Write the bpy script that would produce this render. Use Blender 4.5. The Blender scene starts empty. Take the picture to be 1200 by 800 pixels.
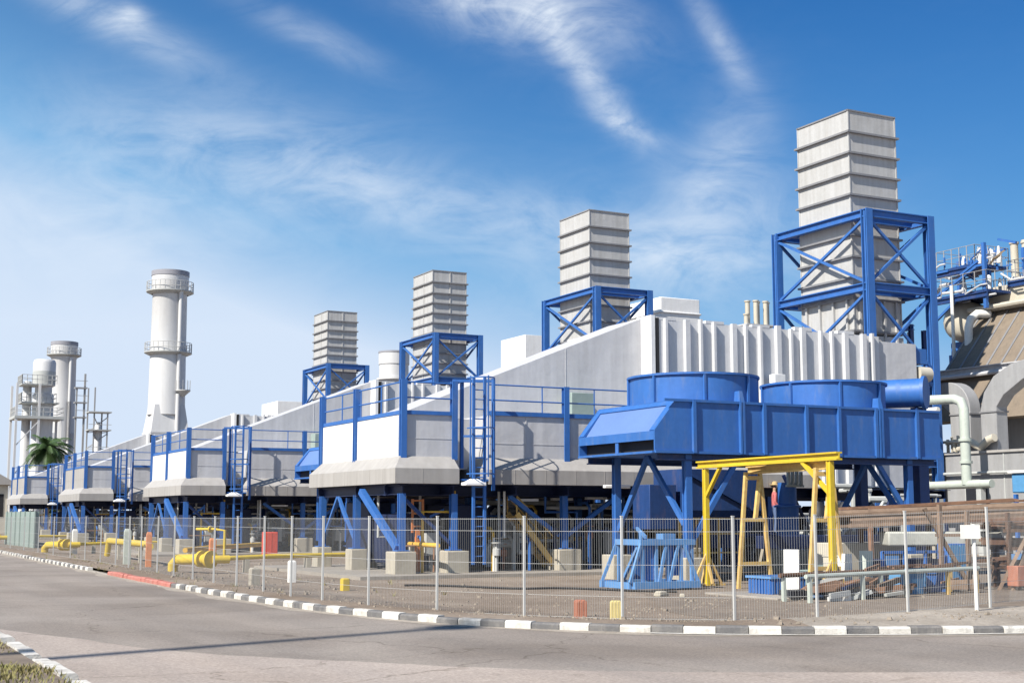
import bpy, math, random
from mathutils import Vector, Matrix
from mathutils.geometry import tessellate_polygon
random.seed(11)
R_ = math.radians
S = bpy.context.scene
C = S.collection
YAW, PITCH, FPX = R_(27.38), R_(7.26), 1609.5
STEP = 26.1            # spacing of the four generating units along +Y
SUN_AZ = Vector((-0.95, -0.312)).normalized()
SUN_EL = R_(43)

# ------------------------------------------------------------------ materials
MATS = {}
def mat(name, col, rough=.6, metal=0.0, dark=.75, scale=.6, fine=9.0, streak=0.0, bump=0.0, bscale=40.0, tint=None, spec=.4, grime=0.0, gcol=(.20,.13,.08), vary=0.0, dent=0.0):
    m = bpy.data.materials.new(name); m.use_nodes = True
    nt = m.node_tree; N = nt.nodes; L = nt.links
    b = N['Principled BSDF']
    b.inputs['Roughness'].default_value = rough; b.inputs['Metallic'].default_value = metal
    b.inputs['Specular IOR Level'].default_value = spec
    tc = N.new('ShaderNodeTexCoord'); oi = N.new('ShaderNodeObjectInfo')
    mul = N.new('ShaderNodeMath'); mul.operation = 'MULTIPLY'; mul.inputs[1].default_value = 37.0
    L.new(oi.outputs['Random'], mul.inputs[0])
    add = N.new('ShaderNodeVectorMath'); add.operation = 'ADD'
    L.new(tc.outputs['Object'], add.inputs[0]); L.new(mul.outputs[0], add.inputs[1])
    n1 = N.new('ShaderNodeTexNoise'); n1.inputs['Scale'].default_value = scale; n1.inputs['Detail'].default_value = 7; n1.inputs['Roughness'].default_value = .65
    n2 = N.new('ShaderNodeTexNoise'); n2.inputs['Scale'].default_value = fine; n2.inputs['Detail'].default_value = 4
    L.new(add.outputs[0], n1.inputs['Vector']); L.new(add.outputs[0], n2.inputs['Vector'])
    mx = N.new('ShaderNodeMix'); mx.data_type = 'FLOAT'; mx.inputs[0].default_value = .35
    L.new(n1.outputs['Fac'], mx.inputs[2]); L.new(n2.outputs['Fac'], mx.inputs[3])
    val = mx.outputs[0]
    if streak:
        mp = N.new('ShaderNodeMapping'); mp.inputs['Scale'].default_value = (3.2, 3.2, .22)
        L.new(add.outputs[0], mp.inputs['Vector'])
        n3 = N.new('ShaderNodeTexNoise'); n3.inputs['Scale'].default_value = 1.3; n3.inputs['Detail'].default_value = 5
        L.new(mp.outputs[0], n3.inputs['Vector'])
        m3 = N.new('ShaderNodeMix'); m3.data_type = 'FLOAT'; m3.inputs[0].default_value = streak
        L.new(val, m3.inputs[2]); L.new(n3.outputs['Fac'], m3.inputs[3]); val = m3.outputs[0]
    cr = N.new('ShaderNodeValToRGB')
    d = [c*dark for c in col] if tint is None else tint
    l = [min(1, c*(1+(1-dark)*.45)) for c in col]
    cr.color_ramp.elements[0].position = .33; cr.color_ramp.elements[0].color = (*d, 1)
    cr.color_ramp.elements[1].position = .66; cr.color_ramp.elements[1].color = (*l, 1)
    L.new(val, cr.inputs[0]); out = cr.outputs[0]
    if vary:                                     # each piece a little lighter or darker than its neighbours
        mr = N.new('ShaderNodeMapRange'); mr.inputs['To Min'].default_value = 1-vary; mr.inputs['To Max'].default_value = 1+vary; L.new(oi.outputs['Random'], mr.inputs['Value'])
        mv = N.new('ShaderNodeVectorMath'); mv.operation = 'SCALE'; L.new(out, mv.inputs[0]); L.new(mr.outputs[0], mv.inputs['Scale']); out = mv.outputs[0]
    if grime:                                    # patchy rust, dust and run-down stains
        gm = N.new('ShaderNodeMapping'); gm.inputs['Scale'].default_value = (2.2, 2.2, .55); L.new(add.outputs[0], gm.inputs['Vector'])
        gn = N.new('ShaderNodeTexNoise'); gn.inputs['Scale'].default_value = 1.7; gn.inputs['Detail'].default_value = 9; gn.inputs['Roughness'].default_value = .72; L.new(gm.outputs[0], gn.inputs['Vector'])
        gr_ = N.new('ShaderNodeMapRange'); gr_.inputs['From Min'].default_value = .53; gr_.inputs['From Max'].default_value = .74; gr_.inputs['To Max'].default_value = grime; L.new(gn.outputs['Fac'], gr_.inputs['Value'])
        gx = N.new('ShaderNodeMix'); gx.data_type = 'RGBA'; L.new(gr_.outputs[0], gx.inputs[0]); L.new(out, gx.inputs[6]); gx.inputs[7].default_value = (*gcol, 1); out = gx.outputs[2]
        rr_ = N.new('ShaderNodeMapRange'); rr_.inputs['To Min'].default_value = rough; rr_.inputs['To Max'].default_value = min(1, rough+.5); L.new(gr_.outputs[0], rr_.inputs['Value']); L.new(rr_.outputs[0], b.inputs['Roughness'])
    L.new(out, b.inputs['Base Color'])
    if dent:                                     # slightly buckled sheet
        nd = N.new('ShaderNodeTexNoise'); nd.inputs['Scale'].default_value = 1.1; nd.inputs['Detail'].default_value = 3; L.new(add.outputs[0], nd.inputs['Vector'])
        bd = N.new('ShaderNodeBump'); bd.inputs['Strength'].default_value = dent; bd.inputs['Distance'].default_value = .12
        L.new(nd.outputs['Fac'], bd.inputs['Height']); L.new(bd.outputs[0], b.inputs['Normal'])
    if bump:
        nb = N.new('ShaderNodeTexNoise'); nb.inputs['Scale'].default_value = bscale; nb.inputs['Detail'].default_value = 5
        L.new(tc.outputs['Object'], nb.inputs['Vector'])
        bp = N.new('ShaderNodeBump'); bp.inputs['Strength'].default_value = bump; bp.inputs['Distance'].default_value = .02
        L.new(nb.outputs['Fac'], bp.inputs['Height']); L.new(bp.outputs[0], b.inputs['Normal'])
    MATS[name] = m
    return m
mat('blue_paint', (.034, .128, .39), .5, dark=.82, streak=.35, scale=1.1, grime=.38, gcol=(.17,.20,.25), dent=.12)
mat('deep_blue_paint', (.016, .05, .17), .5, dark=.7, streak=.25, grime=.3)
mat('light_blue_paint', (.11, .255, .50), .55, dark=.8, grime=.5)
mat('sky_blue_paint', (.09, .26, .48), .5, dark=.8)
mat('dark_steel', (.02, .022, .03), .55, dark=.6)
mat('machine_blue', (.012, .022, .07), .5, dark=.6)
mat('grey_cladding', (.50, .50, .515), .5, dark=.84, streak=.55, scale=.45, grime=.22, gcol=(.33,.31,.29), dent=.25)
mat('white_cladding', (.72, .72, .72), .5, dark=.9, streak=.4, grime=.25, gcol=(.45,.42,.38), dent=.2)
mat('rib_cladding', (.56, .565, .58), .45, dark=.88, streak=.5, grime=.25, gcol=(.36,.34,.32), dent=.2)
mat('skirt_sheet', (.35, .335, .32), .6, dark=.9, streak=.65, tint=(.30, .285, .27), grime=.14, gcol=(.2,.18,.16), dent=.15)
mat('hood_sheen_blue', (.12, .20, .42), .45, dark=.9)  # the cooler's blue made paler, with sunlight and sky sheen in the colour
mat('stack_sheet', (.43, .43, .43), .5, dark=.84, streak=.55, tint=(.355, .35, .34), grime=.3, gcol=(.30,.26,.22), dent=.25)
mat('flange_steel', (.22, .22, .23), .5, dark=.75)
mat('chimney_paint', (.55, .55, .555), .5, dark=.92, streak=.6, grime=.2, gcol=(.38,.36,.34))
mat('cap_steel', (.27, .27, .30), .5, dark=.85)
mat('concrete', (.40, .365, .30), .85, dark=.76, streak=.4, bump=.4, grime=.45, gcol=(.22,.19,.15))
mat('slab_concrete', (.30, .27, .235), .85, dark=.75, bump=.4, grime=.4, gcol=(.17,.145,.115))
mat('yellow_paint', (.60, .43, .03), .5, dark=.82, grime=.5, gcol=(.33,.19,.07))
mat('pipe_yellow', (.68, .42, .05), .5, dark=.75, tint=(.5, .28, .05))
mat('worn_yellow', (.60, .43, .15), .65, dark=.75, scale=2.2, tint=(.46, .28, .10), grime=.4, gcol=(.24,.12,.05))
mat('rust', (.19, .105, .065), .85, dark=.6, scale=2.5, tint=(.11, .065, .045), vary=.4)
mat('timber', (.235, .165, .12), .85, dark=.6, scale=2, streak=.2, vary=.45)
mat('white_paint', (.70, .69, .66), .55, dark=.86, grime=.45, gcol=(.38,.33,.27))
mat('grey_paint', (.42, .43, .42), .55, dark=.8)
mat('galvanised', (.45, .45, .44), .5, dark=.9)
mat('red_paint', (.62, .08, .05), .5, dark=.75)
mat('orange_paint', (.62, .22, .08), .5, dark=.75)
mat('rubber', (.02, .02, .022), .7, dark=.7)
mat('green_paint', (.24, .30, .28), .55, dark=.88)
mat('duct_sheet', (.30, .30, .305), .5, dark=.82, streak=.5, grime=.4, gcol=(.18,.165,.15), dent=.2)
mat('brick_paint', (.40, .16, .10), .6, dark=.75, scale=3)
mat('pale_yellow', (.56, .46, .20), .6, dark=.8, scale=3)
mat('pale_green_pipe', (.44, .48, .43), .5, dark=.85, grime=.3, gcol=(.25,.24,.2))
mat('brown_cladding', (.205, .165, .125), .65, dark=.78, streak=.4, grime=.45, gcol=(.11,.10,.085))
mat('cream_cladding', (.50, .46, .38), .55, dark=.85, streak=.3)
mat('tarpaulin', (.40, .40, .36), .75, dark=.75)
mat('bark', (.20, .15, .10), .9, dark=.6)
mat('palm_leaf', (.055, .10, .03), .55, dark=.55, scale=3)
mat('tree_leaf', (.05, .085, .03), .6, dark=.5, scale=1.5)
mat('kerb_white', (.60, .585, .55), .8, dark=.7, scale=2.6, tint=(.36, .335, .30), grime=.95, gcol=(.19,.175,.16), bump=.5)
mat('kerb_black', (.08, .08, .085), .8, dark=.6, scale=2.6, tint=(.19, .18, .17), grime=.8, gcol=(.30,.275,.25), bump=.5)
mat('kerb_red', (.43, .16, .13), .8, dark=.75, scale=2, grime=.6, gcol=(.34,.26,.22), bump=.5)
mat('hill', (.20, .18, .14), .95, dark=.7, scale=.02)
mat('skin', (.45, .27, .18), .6); mat('shirt', (.50, .14, .14), .8); mat('trouser', (.10, .15, .28), .8); mat('straw', (.5, .36, .18), .8)
mat('lamp_glass', (.85, .85, .85), .3, dark=.95)
mat('stone', (.25, .21, .17), .9, dark=.6, scale=3)
mat('grass', (.17, .18, .05), .8, dark=.6, scale=2, tint=(.23, .17, .09))
mat('dry_soil', (.20, .16, .125), .95, dark=.65, scale=1.5, bump=.5)

def ground_mat(name, c0, c1, c2, s1, s2, bump, bs, cracks=False, rough=.9):
    m = bpy.data.materials.new(name); m.use_nodes = True; nt = m.node_tree; N = nt.nodes; L = nt.links
    b = N['Principled BSDF']; b.inputs['Roughness'].default_value = rough; b.inputs['Specular IOR Level'].default_value = .25
    tc = N.new('ShaderNodeTexCoord')
    n1 = N.new('ShaderNodeTexNoise'); n1.inputs['Scale'].default_value = s1; n1.inputs['Detail'].default_value = 8; n1.inputs['Distortion'].default_value = .8
    n2 = N.new('ShaderNodeTexNoise'); n2.inputs['Scale'].default_value = s2; n2.inputs['Detail'].default_value = 6; n2.inputs['Roughness'].default_value = .75
    L.new(tc.outputs['Object'], n1.inputs['Vector']); L.new(tc.outputs['Object'], n2.inputs['Vector'])
    cr = N.new('ShaderNodeValToRGB'); e = cr.color_ramp.elements
    e[0].position = .32; e[0].color = (*c0, 1); e[1].position = .68; e[1].color = (*c2, 1)
    k = e.new(.5); k.color = (*c1, 1)
    L.new(n1.outputs['Fac'], cr.inputs[0])
    r2 = N.new('ShaderNodeValToRGB'); r2.color_ramp.elements[0].position = .25; r2.color_ramp.elements[0].color = (.55, .55, .55, 1); r2.color_ramp.elements[1].position = .75; r2.color_ramp.elements[1].color = (1.35, 1.35, 1.35, 1)
    L.new(n2.outputs['Fac'], r2.inputs[0])
    mx = N.new('ShaderNodeMix'); mx.data_type = 'RGBA'; mx.blend_type = 'MULTIPLY'; mx.inputs[0].default_value = .7
    L.new(cr.outputs[0], mx.inputs[6]); L.new(r2.outputs[0], mx.inputs[7])
    out = mx.outputs[2]
    if cracks:
        v = N.new('ShaderNodeTexVoronoi'); v.feature = 'DISTANCE_TO_EDGE'; v.inputs['Scale'].default_value = .16
        nw = N.new('ShaderNodeTexNoise'); nw.inputs['Scale'].default_value = 1.1; nw.inputs['Detail'].default_value = 5
        L.new(tc.outputs['Object'], nw.inputs['Vector'])
        va = N.new('ShaderNodeVectorMath'); va.operation = 'MULTIPLY_ADD'; va.inputs[1].default_value = (1.3, 1.3, 0)
        L.new(nw.outputs['Color'], va.inputs[0]); L.new(tc.outputs['Object'], va.inputs[2]); L.new(va.outputs[0], v.inputs['Vector'])
        rc = N.new('ShaderNodeValToRGB'); rc.color_ramp.elements[0].color = (.55, .53, .5, 1); rc.color_ramp.elements[1].position = .004
        L.new(v.outputs['Distance'], rc.inputs[0])
        m2 = N.new('ShaderNodeMix'); m2.data_type = 'RGBA'; m2.blend_type = 'MULTIPLY'; m2.inputs[0].default_value = .8
        L.new(out, m2.inputs[6]); L.new(rc.outputs[0], m2.inputs[7]); out = m2.outputs[2]
        # tyre-polished bands running along the road
        mp = N.new('ShaderNodeMapping'); mp.inputs['Scale'].default_value = (.75, .02, 1)
        L.new(tc.outputs['Object'], mp.inputs['Vector'])
        n5 = N.new('ShaderNodeTexNoise'); n5.inputs['Scale'].default_value = 1; n5.inputs['Detail'].default_value = 4; L.new(mp.outputs[0], n5.inputs['Vector'])
        r5 = N.new('ShaderNodeValToRGB'); r5.color_ramp.elements[0].position = .3; r5.color_ramp.elements[0].color = (.84, .84, .85, 1); r5.color_ramp.elements[1].position = .7; r5.color_ramp.elements[1].color = (1.1, 1.08, 1.06, 1)
        L.new(n5.outputs['Fac'], r5.inputs[0])
        m5 = N.new('ShaderNodeMix'); m5.data_type = 'RGBA'; m5.blend_type = 'MULTIPLY'; m5.inputs[0].default_value = 1
        L.new(out, m5.inputs[6]); L.new(r5.outputs[0], m5.inputs[7]); out = m5.outputs[2]
        # oil drips and darker patches
        no = N.new('ShaderNodeTexNoise'); no.inputs['Scale'].default_value = .9; no.inputs['Detail'].default_value = 9; no.inputs['Roughness'].default_value = .7; no.inputs['Distortion'].default_value = 1.2; L.new(tc.outputs['Object'], no.inputs['Vector'])
        ro = N.new('ShaderNodeValToRGB'); ro.color_ramp.elements[0].position = .60; ro.color_ramp.elements[0].color = (1,1,1,1); ro.color_ramp.elements[1].position = .76; ro.color_ramp.elements[1].color = (.62,.60,.58,1); L.new(no.outputs['Fac'], ro.inputs[0])
        m6 = N.new('ShaderNodeMix'); m6.data_type = 'RGBA'; m6.blend_type = 'MULTIPLY'; m6.inputs[0].default_value = 1; L.new(out, m6.inputs[6]); L.new(ro.outputs[0], m6.inputs[7]); out = m6.outputs[2]
        # coarse aggregate speckle
        vs = N.new('ShaderNodeTexVoronoi'); vs.inputs['Scale'].default_value = 38; L.new(tc.outputs['Object'], vs.inputs['Vector'])
        rs = N.new('ShaderNodeValToRGB'); rs.color_ramp.elements[0].color = (.80,.80,.80,1); rs.color_ramp.elements[1].color = (1.18,1.17,1.15,1); L.new(vs.outputs['Color'], rs.inputs[0])
        m7 = N.new('ShaderNodeMix'); m7.data_type = 'RGBA'; m7.blend_type = 'MULTIPLY'; m7.inputs[0].default_value = .8; L.new(out, m7.inputs[6]); L.new(rs.outputs[0], m7.inputs[7]); out = m7.outputs[2]
    L.new(out, b.inputs['Base Color'])
    bp = N.new('ShaderNodeBump'); bp.inputs['Strength'].default_value = bump; bp.inputs['Distance'].default_value = .03
    nb = N.new('ShaderNodeTexNoise'); nb.inputs['Scale'].default_value = bs; nb.inputs['Detail'].default_value = 6; nb.inputs['Roughness'].default_value = .7
    L.new(tc.outputs['Object'], nb.inputs['Vector']); L.new(nb.outputs['Fac'], bp.inputs['Height']); L.new(bp.outputs[0], b.inputs['Normal'])
    MATS[name] = m
ground_mat('gravel_yard', (.178, .138, .104), (.225, .178, .138), (.28, .23, .185), .35, 7.0, .8, 16)
ground_mat('pale_gravel', (.27, .235, .195), (.33, .29, .245), (.39, .345, .295), .6, 9.0, .9, 18)
ground_mat('asphalt', (.205, .178, .156), (.255, .226, .202), (.305, .274, .246), .22, 22.0, .35, 60, cracks=True)
ground_mat('apron_surface', (.325, .278, .245), (.375, .325, .290), (.42, .368, .330), .3, 18.0, .35, 50, cracks=True)

# ------------------------------------------------------------------ mesh building
class MB:
    def __init__(s): s.v = []; s.f = []; s.mi = []; s.cur = 0; s.smooth = []
    def face(s, idx, sm=False): s.f.append(idx); s.mi.append(s.cur); s.smooth.append(sm)
    def hexa(s, p):
        b = len(s.v); s.v += [tuple(q) for q in p]
        for q in ((0,3,2,1),(4,5,6,7),(0,1,5,4),(1,2,6,5),(2,3,7,6),(3,0,4,7)): s.face([b+i for i in q])
        return s
    def box(s, x0, x1, y0, y1, z0, z1):
        return s.hexa([(x0,y0,z0),(x1,y0,z0),(x1,y1,z0),(x0,y1,z0),(x0,y0,z1),(x1,y0,z1),(x1,y1,z1),(x0,y1,z1)])
    def frustum(s, a, za, b, zb):   # a, b = (x0,x1,y0,y1)
        return s.hexa([(a[0],a[2],za),(a[1],a[2],za),(a[1],a[3],za),(a[0],a[3],za),(b[0],b[2],zb),(b[1],b[2],zb),(b[1],b[3],zb),(b[0],b[3],zb)])
    def bar(s, p, q, w, h=None):
        p = Vector(p); q = Vector(q); h = h or w; d = (q-p).normalized()
        up = Vector((0,0,1)) if abs(d.z) < .95 else Vector((0,1,0))
        a = d.cross(up).normalized()*w/2; b = a.normalized().cross(d).normalized()*h/2
        return s.hexa([p-a-b,p+a-b,p+a+b,p-a+b,q-a-b,q+a-b,q+a+b,q-a+b])
    def ibeam(s, p, q, w, h, t=.035):
        p = Vector(p); q = Vector(q); d = (q-p).normalized()
        up = Vector((0,0,1)) if abs(d.z) < .95 else Vector((0,1,0))
        a = d.cross(up).normalized(); b = a.cross(d).normalized()
        for (ca, cb, wa, hb) in ((0,(h-t)/2,w,t),(0,-(h-t)/2,w,t),(0,0,t,h-2*t)):
            o = b*cb; A = a*wa/2; B = b*hb/2
            s.hexa([p+o-A-B,p+o+A-B,p+o+A+B,p+o-A+B,q+o-A-B,q+o+A-B,q+o+A+B,q+o-A+B])
        return s
    def tube(s, pts, r, n=8, cap=True):
        pts = [Vector(p) for p in pts]; rs = r if isinstance(r, (list, tuple)) else [r]*len(pts)
        b0 = len(s.v); ref = None
        for i, p in enumerate(pts):
            d = (pts[min(i+1,len(pts)-1)]-pts[max(i-1,0)]).normalized()
            if ref is None: ref = Vector((0,0,1)) if abs(d.z) < .9 else Vector((1,0,0))
            a = d.cross(ref).normalized(); b = a.cross(d).normalized(); ref = b
            for k in range(n):
                t = 2*math.pi*k/n; s.v.append(tuple(p+(a*math.cos(t)+b*math.sin(t))*rs[i]))
        for i in range(len(pts)-1):
            for k in range(n):
                k2 = (k+1) % n; s.face([b0+i*n+k, b0+i*n+k2, b0+(i+1)*n+k2, b0+(i+1)*n+k], n > 5)
        if cap:
            s.face([b0+k for k in range(n)][::-1]); s.face([b0+(len(pts)-1)*n+k for k in range(n)])
        return s
    def lathe(s, cx, cy, prof, n=32, cap=True):   # prof = [(r, z)]
        b0 = len(s.v)
        for r, z in prof:
            for k in range(n):
                t = 2*math.pi*k/n; s.v.append((cx+r*math.cos(t), cy+r*math.sin(t), z))
        for i in range(len(prof)-1):
            for k in range(n):
                k2 = (k+1) % n; s.face([b0+i*n+k, b0+i*n+k2, b0+(i+1)*n+k2, b0+(i+1)*n+k], abs(prof[i][0]-prof[i+1][0]) < .6*abs(prof[i][1]-prof[i+1][1]) + .001)
        if cap:
            s.face([b0+k for k in range(n)][::-1]); s.face([b0+(len(prof)-1)*n+k for k in range(n)])
        return s
    def prism(s, poly, axis, a0, a1):   # poly in the two other axes, extruded along axis
        n = len(poly); b = len(s.v)
        for a in (a0, a1):
            for (u, w) in poly:
                s.v.append({'x': (a,u,w), 'y': (u,a,w), 'z': (u,w,a)}[axis])
        s.face([b+i for i in range(n)][::-1]); s.face([b+n+i for i in range(n)])
        for i in range(n): j = (i+1) % n; s.face([b+i, b+j, b+n+j, b+n+i])
        return s
    def build(s, name, m, parent=None, bevel=0, label=None):
        me = bpy.data.meshes.new(name)
        o0 = Vector(parent.location) if parent else Vector((0,0,0))
        if parent and parent.parent: o0 = o0 + Vector(parent.parent.location)
        if parent is not None and parent.get('_abs') is not None: o0 = Vector(parent['_abs'])
        me.from_pydata([tuple(Vector(v)-o0) for v in s.v], [], s.f)
        ms = m if isinstance(m, (list, tuple)) else [m]
        for k in ms: me.materials.append(MATS[k])
        me.polygons.foreach_set('material_index', s.mi); me.polygons.foreach_set('use_smooth', s.smooth)
        me.update(); me.validate()
        import bmesh
        bm = bmesh.new(); bm.from_mesh(me); bmesh.ops.recalc_face_normals(bm, faces=bm.faces); bm.to_mesh(me); bm.free()
        me.set_sharp_from_angle(angle=R_(38))
        ob = bpy.data.objects.new(name, me); C.objects.link(ob)
        if parent: ob.parent = parent; ABS[ob.name] = o0
        if bevel:
            bv = ob.modifiers.new('edge', 'BEVEL'); bv.width = bevel; bv.segments = 2; bv.limit_method = 'ANGLE'
        if label: ob['label'] = label
        return ob
def build_each(mb, name, m, parent, bevel=0):
    '''every separate piece of the mesh builder becomes a part of its own'''
    par = list(range(len(mb.v)))
    def fd(i):
        while par[i] != i: par[i] = par[par[i]]; i = par[i]
        return i
    for f in mb.f:
        for k in f[1:]: par[fd(k)] = fd(f[0])
    comp = {}
    for i, f in enumerate(mb.f): comp.setdefault(fd(f[0]), []).append(i)
    out = []
    for fs in comp.values():
        q = MB(); mp = {}
        for i in fs:
            idx = []
            for k in mb.f[i]:
                if k not in mp: mp[k] = len(q.v); q.v.append(mb.v[k])
                idx.append(mp[k])
            q.f.append(idx); q.mi.append(mb.mi[i]); q.smooth.append(mb.smooth[i])
        out.append(q.build(name, m, parent, bevel))
    return out
ABS = {}
def tag(o, label, cat, group=None, kind=None):
    if label: o['label'] = label
    if cat: o['category'] = cat
    if group: o['group'] = group
    if kind: o['kind'] = kind
    return o
def thing(name, loc, label, cat, group=None):
    o = bpy.data.objects.new(name, None); C.objects.link(o); o.location = loc; o.empty_display_size = .3
    return tag(o, label, cat, group)
def single(name, mb, m, label, cat, group=None, loc=None, bevel=0):
    """a thing that is one mesh, its origin moved to loc"""
    if loc:
        mb.v = [tuple(Vector(v)-Vector(loc)) for v in mb.v]
    o = mb.build(name, m, None, bevel)
    if loc: o.location = loc
    return tag(o, label, cat, group)
def sub(mb, name, m, part, bevel=0):
    """a sub-part: child of a part (the part sits at its thing's origin)"""
    o0 = ABS[part.name]
    mb.v = [tuple(Vector(v)-o0) for v in mb.v]
    o = mb.build(name, m, None, bevel); o.parent = part
    return o
def clone(root, off, label=None, cat=True):
    def cp(o, par):
        c = o.copy(); C.objects.link(c)
        if par is not None: c.parent = par
        for ch in [x for x in o.children]: cp(ch, c)
        return c
    r = cp(root, None); r.location = Vector(root.location)+Vector(off)
    if label: r['label'] = label
    return r
def struct(name, mb, m): return tag(mb.build(name, m), None, None, None, 'structure')
ORD = ['nearest', 'second nearest', 'third nearest', 'farthest']
UN = ['largest turbine building', 'turbine building with small white panels', 'turbine building with grey end panels', 'smallest turbine building']

# ------------------------------------------------------------------ ground, road, kerbs
def sheet(poly, z):
    mb = MB(); tri = tessellate_polygon([[Vector((x,y,0)) for x, y in poly]])
    mb.v = [(x,y,z) for x, y in poly]
    for t in tri: mb.face(list(t))
    return mb
g = MB(); g.v = [(-2500,-2500,0),(2500,-2500,0),(2500,2500,0),(-2500,2500,0)]; g.face([0,1,2,3])
struct('ground', g, 'gravel_yard')
KP = [(10.2,130),(9.6,105),(9.08,69.3),(8.8,55),(8.74,48),(8.68,44),(8.6,36),(8.6,32),(8.73,28.6),(8.9,25.8),(9.2,23.84),(9.54,22.3),(10.1,20.75),(10.75,19.6),(11.5,18.7),(12.3,17.95),(13.33,17.2),(14.5,16.6),(15.7,16.07),(17.05,15.6),(20,14.9),(26,13.8),(40,12),(70,9)]
def resample(P, step):
    out = []
    for i in range(len(P)-1):
        p0 = Vector(P[max(i-1,0)]); p1 = Vector(P[i]); p2 = Vector(P[i+1]); p3 = Vector(P[min(i+2,len(P)-1)])
        L = (p2-p1).length; m = max(2, int(L/.25))
        t1 = (p2-p0)*(L/max((p2-p0).length,1e-6)); t2 = (p3-p1)*(L/max((p3-p1).length,1e-6))
        for k in range(m):
            t = k/m; h = (2*t**3-3*t*t+1)*p1+(t**3-2*t*t+t)*t1+(-2*t**3+3*t*t)*p2+(t**3-t*t)*t2
            out.append(h)
    out.append(Vector(P[-1]))
    res = [out[0]]; acc = 0
    for a, b in zip(out, out[1:]):
        d = (b-a).length; s = 0
        while acc+d-s >= step:
            s += step-acc; acc = 0; res.append(a+(b-a)*(s/d))
        acc += d-s
    return res
kp = resample(KP, .5)
road = [(p.x, p.y) for p in kp[::2]] + [(70,9),(90,6),(90,-80),(-80,-80),(-80,12),(2.8,12.5),(2.8,22),(2.2,26),(2.4,130)]
struct('road', sheet(road, .006), 'asphalt')
ap = resample([(2.82,24.4),(3.3,22.9),(3.89,21.1),(4.4,19.4),(5.2,17.8),(6.2,16.6),(7.3,15.2),(8.8,13.9),(12.86,11.8),(30,5)], .4)
ap = [(p.x+random.uniform(-.03,.03), p.y+random.uniform(-.04,.04)) for p in ap]
struct('pavement', sheet(ap+[(30,-40),(-60,-40),(-60,12),(2.82,12.55)], .011), 'apron_surface')
def kerb(pts, name, col, w=.17, h=.13, gap=.012):
    mb = MB()
    for i in range(len(pts)-1):
        a, b = pts[i], pts[i+1]; d = (b-a); L = d.length; d.normalize(); n = Vector((-d.y, d.x))
        c = col(i, a)
        if c is None: continue
        mb.cur = c; hh = h+random.uniform(-.014,.012); j = random.uniform(-.016,.016)
        a2 = a+d*gap/2+n*j; b2 = b-d*gap/2+n*j; ch = .03
        if c == 3: hh = .035
        P = []
        for q in (a2, b2):
            for (o, z) in ((0,0),(0,hh-ch),(ch,hh),(w,hh),(w,0)):
                P.append((q.x+n.x*o, q.y+n.y*o, z))
        bi = len(mb.v); mb.v += P
        mb.face([bi,bi+1,bi+2,bi+3,bi+4]); mb.face([bi+9,bi+8,bi+7,bi+6,bi+5])
        for k in range(5): k2 = (k+1) % 5; mb.face([bi+k, bi+5+k, bi+5+k2, bi+k2])
    return struct(name, mb, ['kerb_white','kerb_black','kerb_red','slab_concrete'])
def kcol(i, p):
    if 36 < p.y < 44.3 and p.x < 9: return 2
    if 44.3 <= p.y < 48 and p.x < 9: return 3
    return i % 2
kerb(kp, 'kerb', kcol)
kerb(resample([(2.8,12.5),(2.8,18),(2.78,22),(2.4,24.2),(1.4,25.8),(-1,27),(-8,28)], .5), 'kerb', lambda i, p: 0 if i % 5 else 3, w=.2)
# painted gutter line at the foot of the right-hand kerb
gl = MB(); seg = [(i, p) for i, p in enumerate(kp) if p.x > 11.9 and p.x < 40]
for (i, p), (j, q) in zip(seg, seg[1:]):
    d = (q-p).normalized(); n = Vector((-d.y, d.x)); b = len(gl.v)
    for v in (p-n*.01, q-n*.01, q-n*.15, p-n*.15): gl.v.append((v.x, v.y, .022))
    gl.face([b,b+1,b+2,b+3])
struct('road_marking', gl, 'kerb_white')
sd_ = MB(); prev = None
for i, p in enumerate(kp):
    if p.y > 90 or p.x > 45: continue
    q = kp[min(i+1,len(kp)-1)]; d = (q-p).normalized(); n = Vector((-d.y, d.x))
    wd = .10+.28*abs(math.sin(i*.37)*math.sin(i*.113+1))+random.uniform(0,.09)+(.35 if 60 < i < 130 and math.sin(i*.21) > .3 else 0)
    b = len(sd_.v); a_ = p+n*.012; c_ = p-n*wd
    sd_.v += [(a_.x,a_.y,.018),(c_.x,c_.y,.0095)]
    if prev is not None: sd_.face([prev,b,b+1,prev+1], True)
    prev = b
struct('road', sd_, 'pale_gravel')
# raised gravel verge behind the kerb
vg = MB(); rows = []
for i, p in enumerate(kp):
    if p.y > 108 or p.x > 60: continue
    q = kp[min(i+1,len(kp)-1)]; d = (q-p).normalized(); n = Vector((-d.y, d.x))
    k = max(0, min(1, (p.x-12.5)/5)); wide = 1.0+1.9*k
    row = []
    for (o, z) in ((.172,.115),(.5,.125+.03*k),(wide,.125+.08*k),(wide+.8,.06+.09*k),(wide+2.2,-.03)):
        row.append((p.x+n.x*o, p.y+n.y*o, z+random.uniform(-.012,.012)*(o > .2)))
    rows.append(row)
for r in rows: vg.v += r
for i in range(len(rows)-1):
    for k in range(4): b = i*5+k; vg.face([b,b+1,b+6,b+5], True)
vg.mi = []
for i in range(len(rows)-1):
    for k in range(4): vg.mi.append(1 if (rows[i][0][0] > 13.6 and k < 3) else 0)
struct('verge', vg, ['gravel_yard','pale_gravel'])
dp = resample([(14.5,19.9),(18,19.4),(23,20.2),(30,20.5),(34,24),(33,30),(27,33),(20,31),(17.5,27),(15,22.5),(14.5,19.9)], .6)
struct('ground', sheet([(p.x+random.uniform(-.15,.15),p.y+random.uniform(-.15,.15)) for p in dp[:-1]], .005), 'dry_soil')
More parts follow.
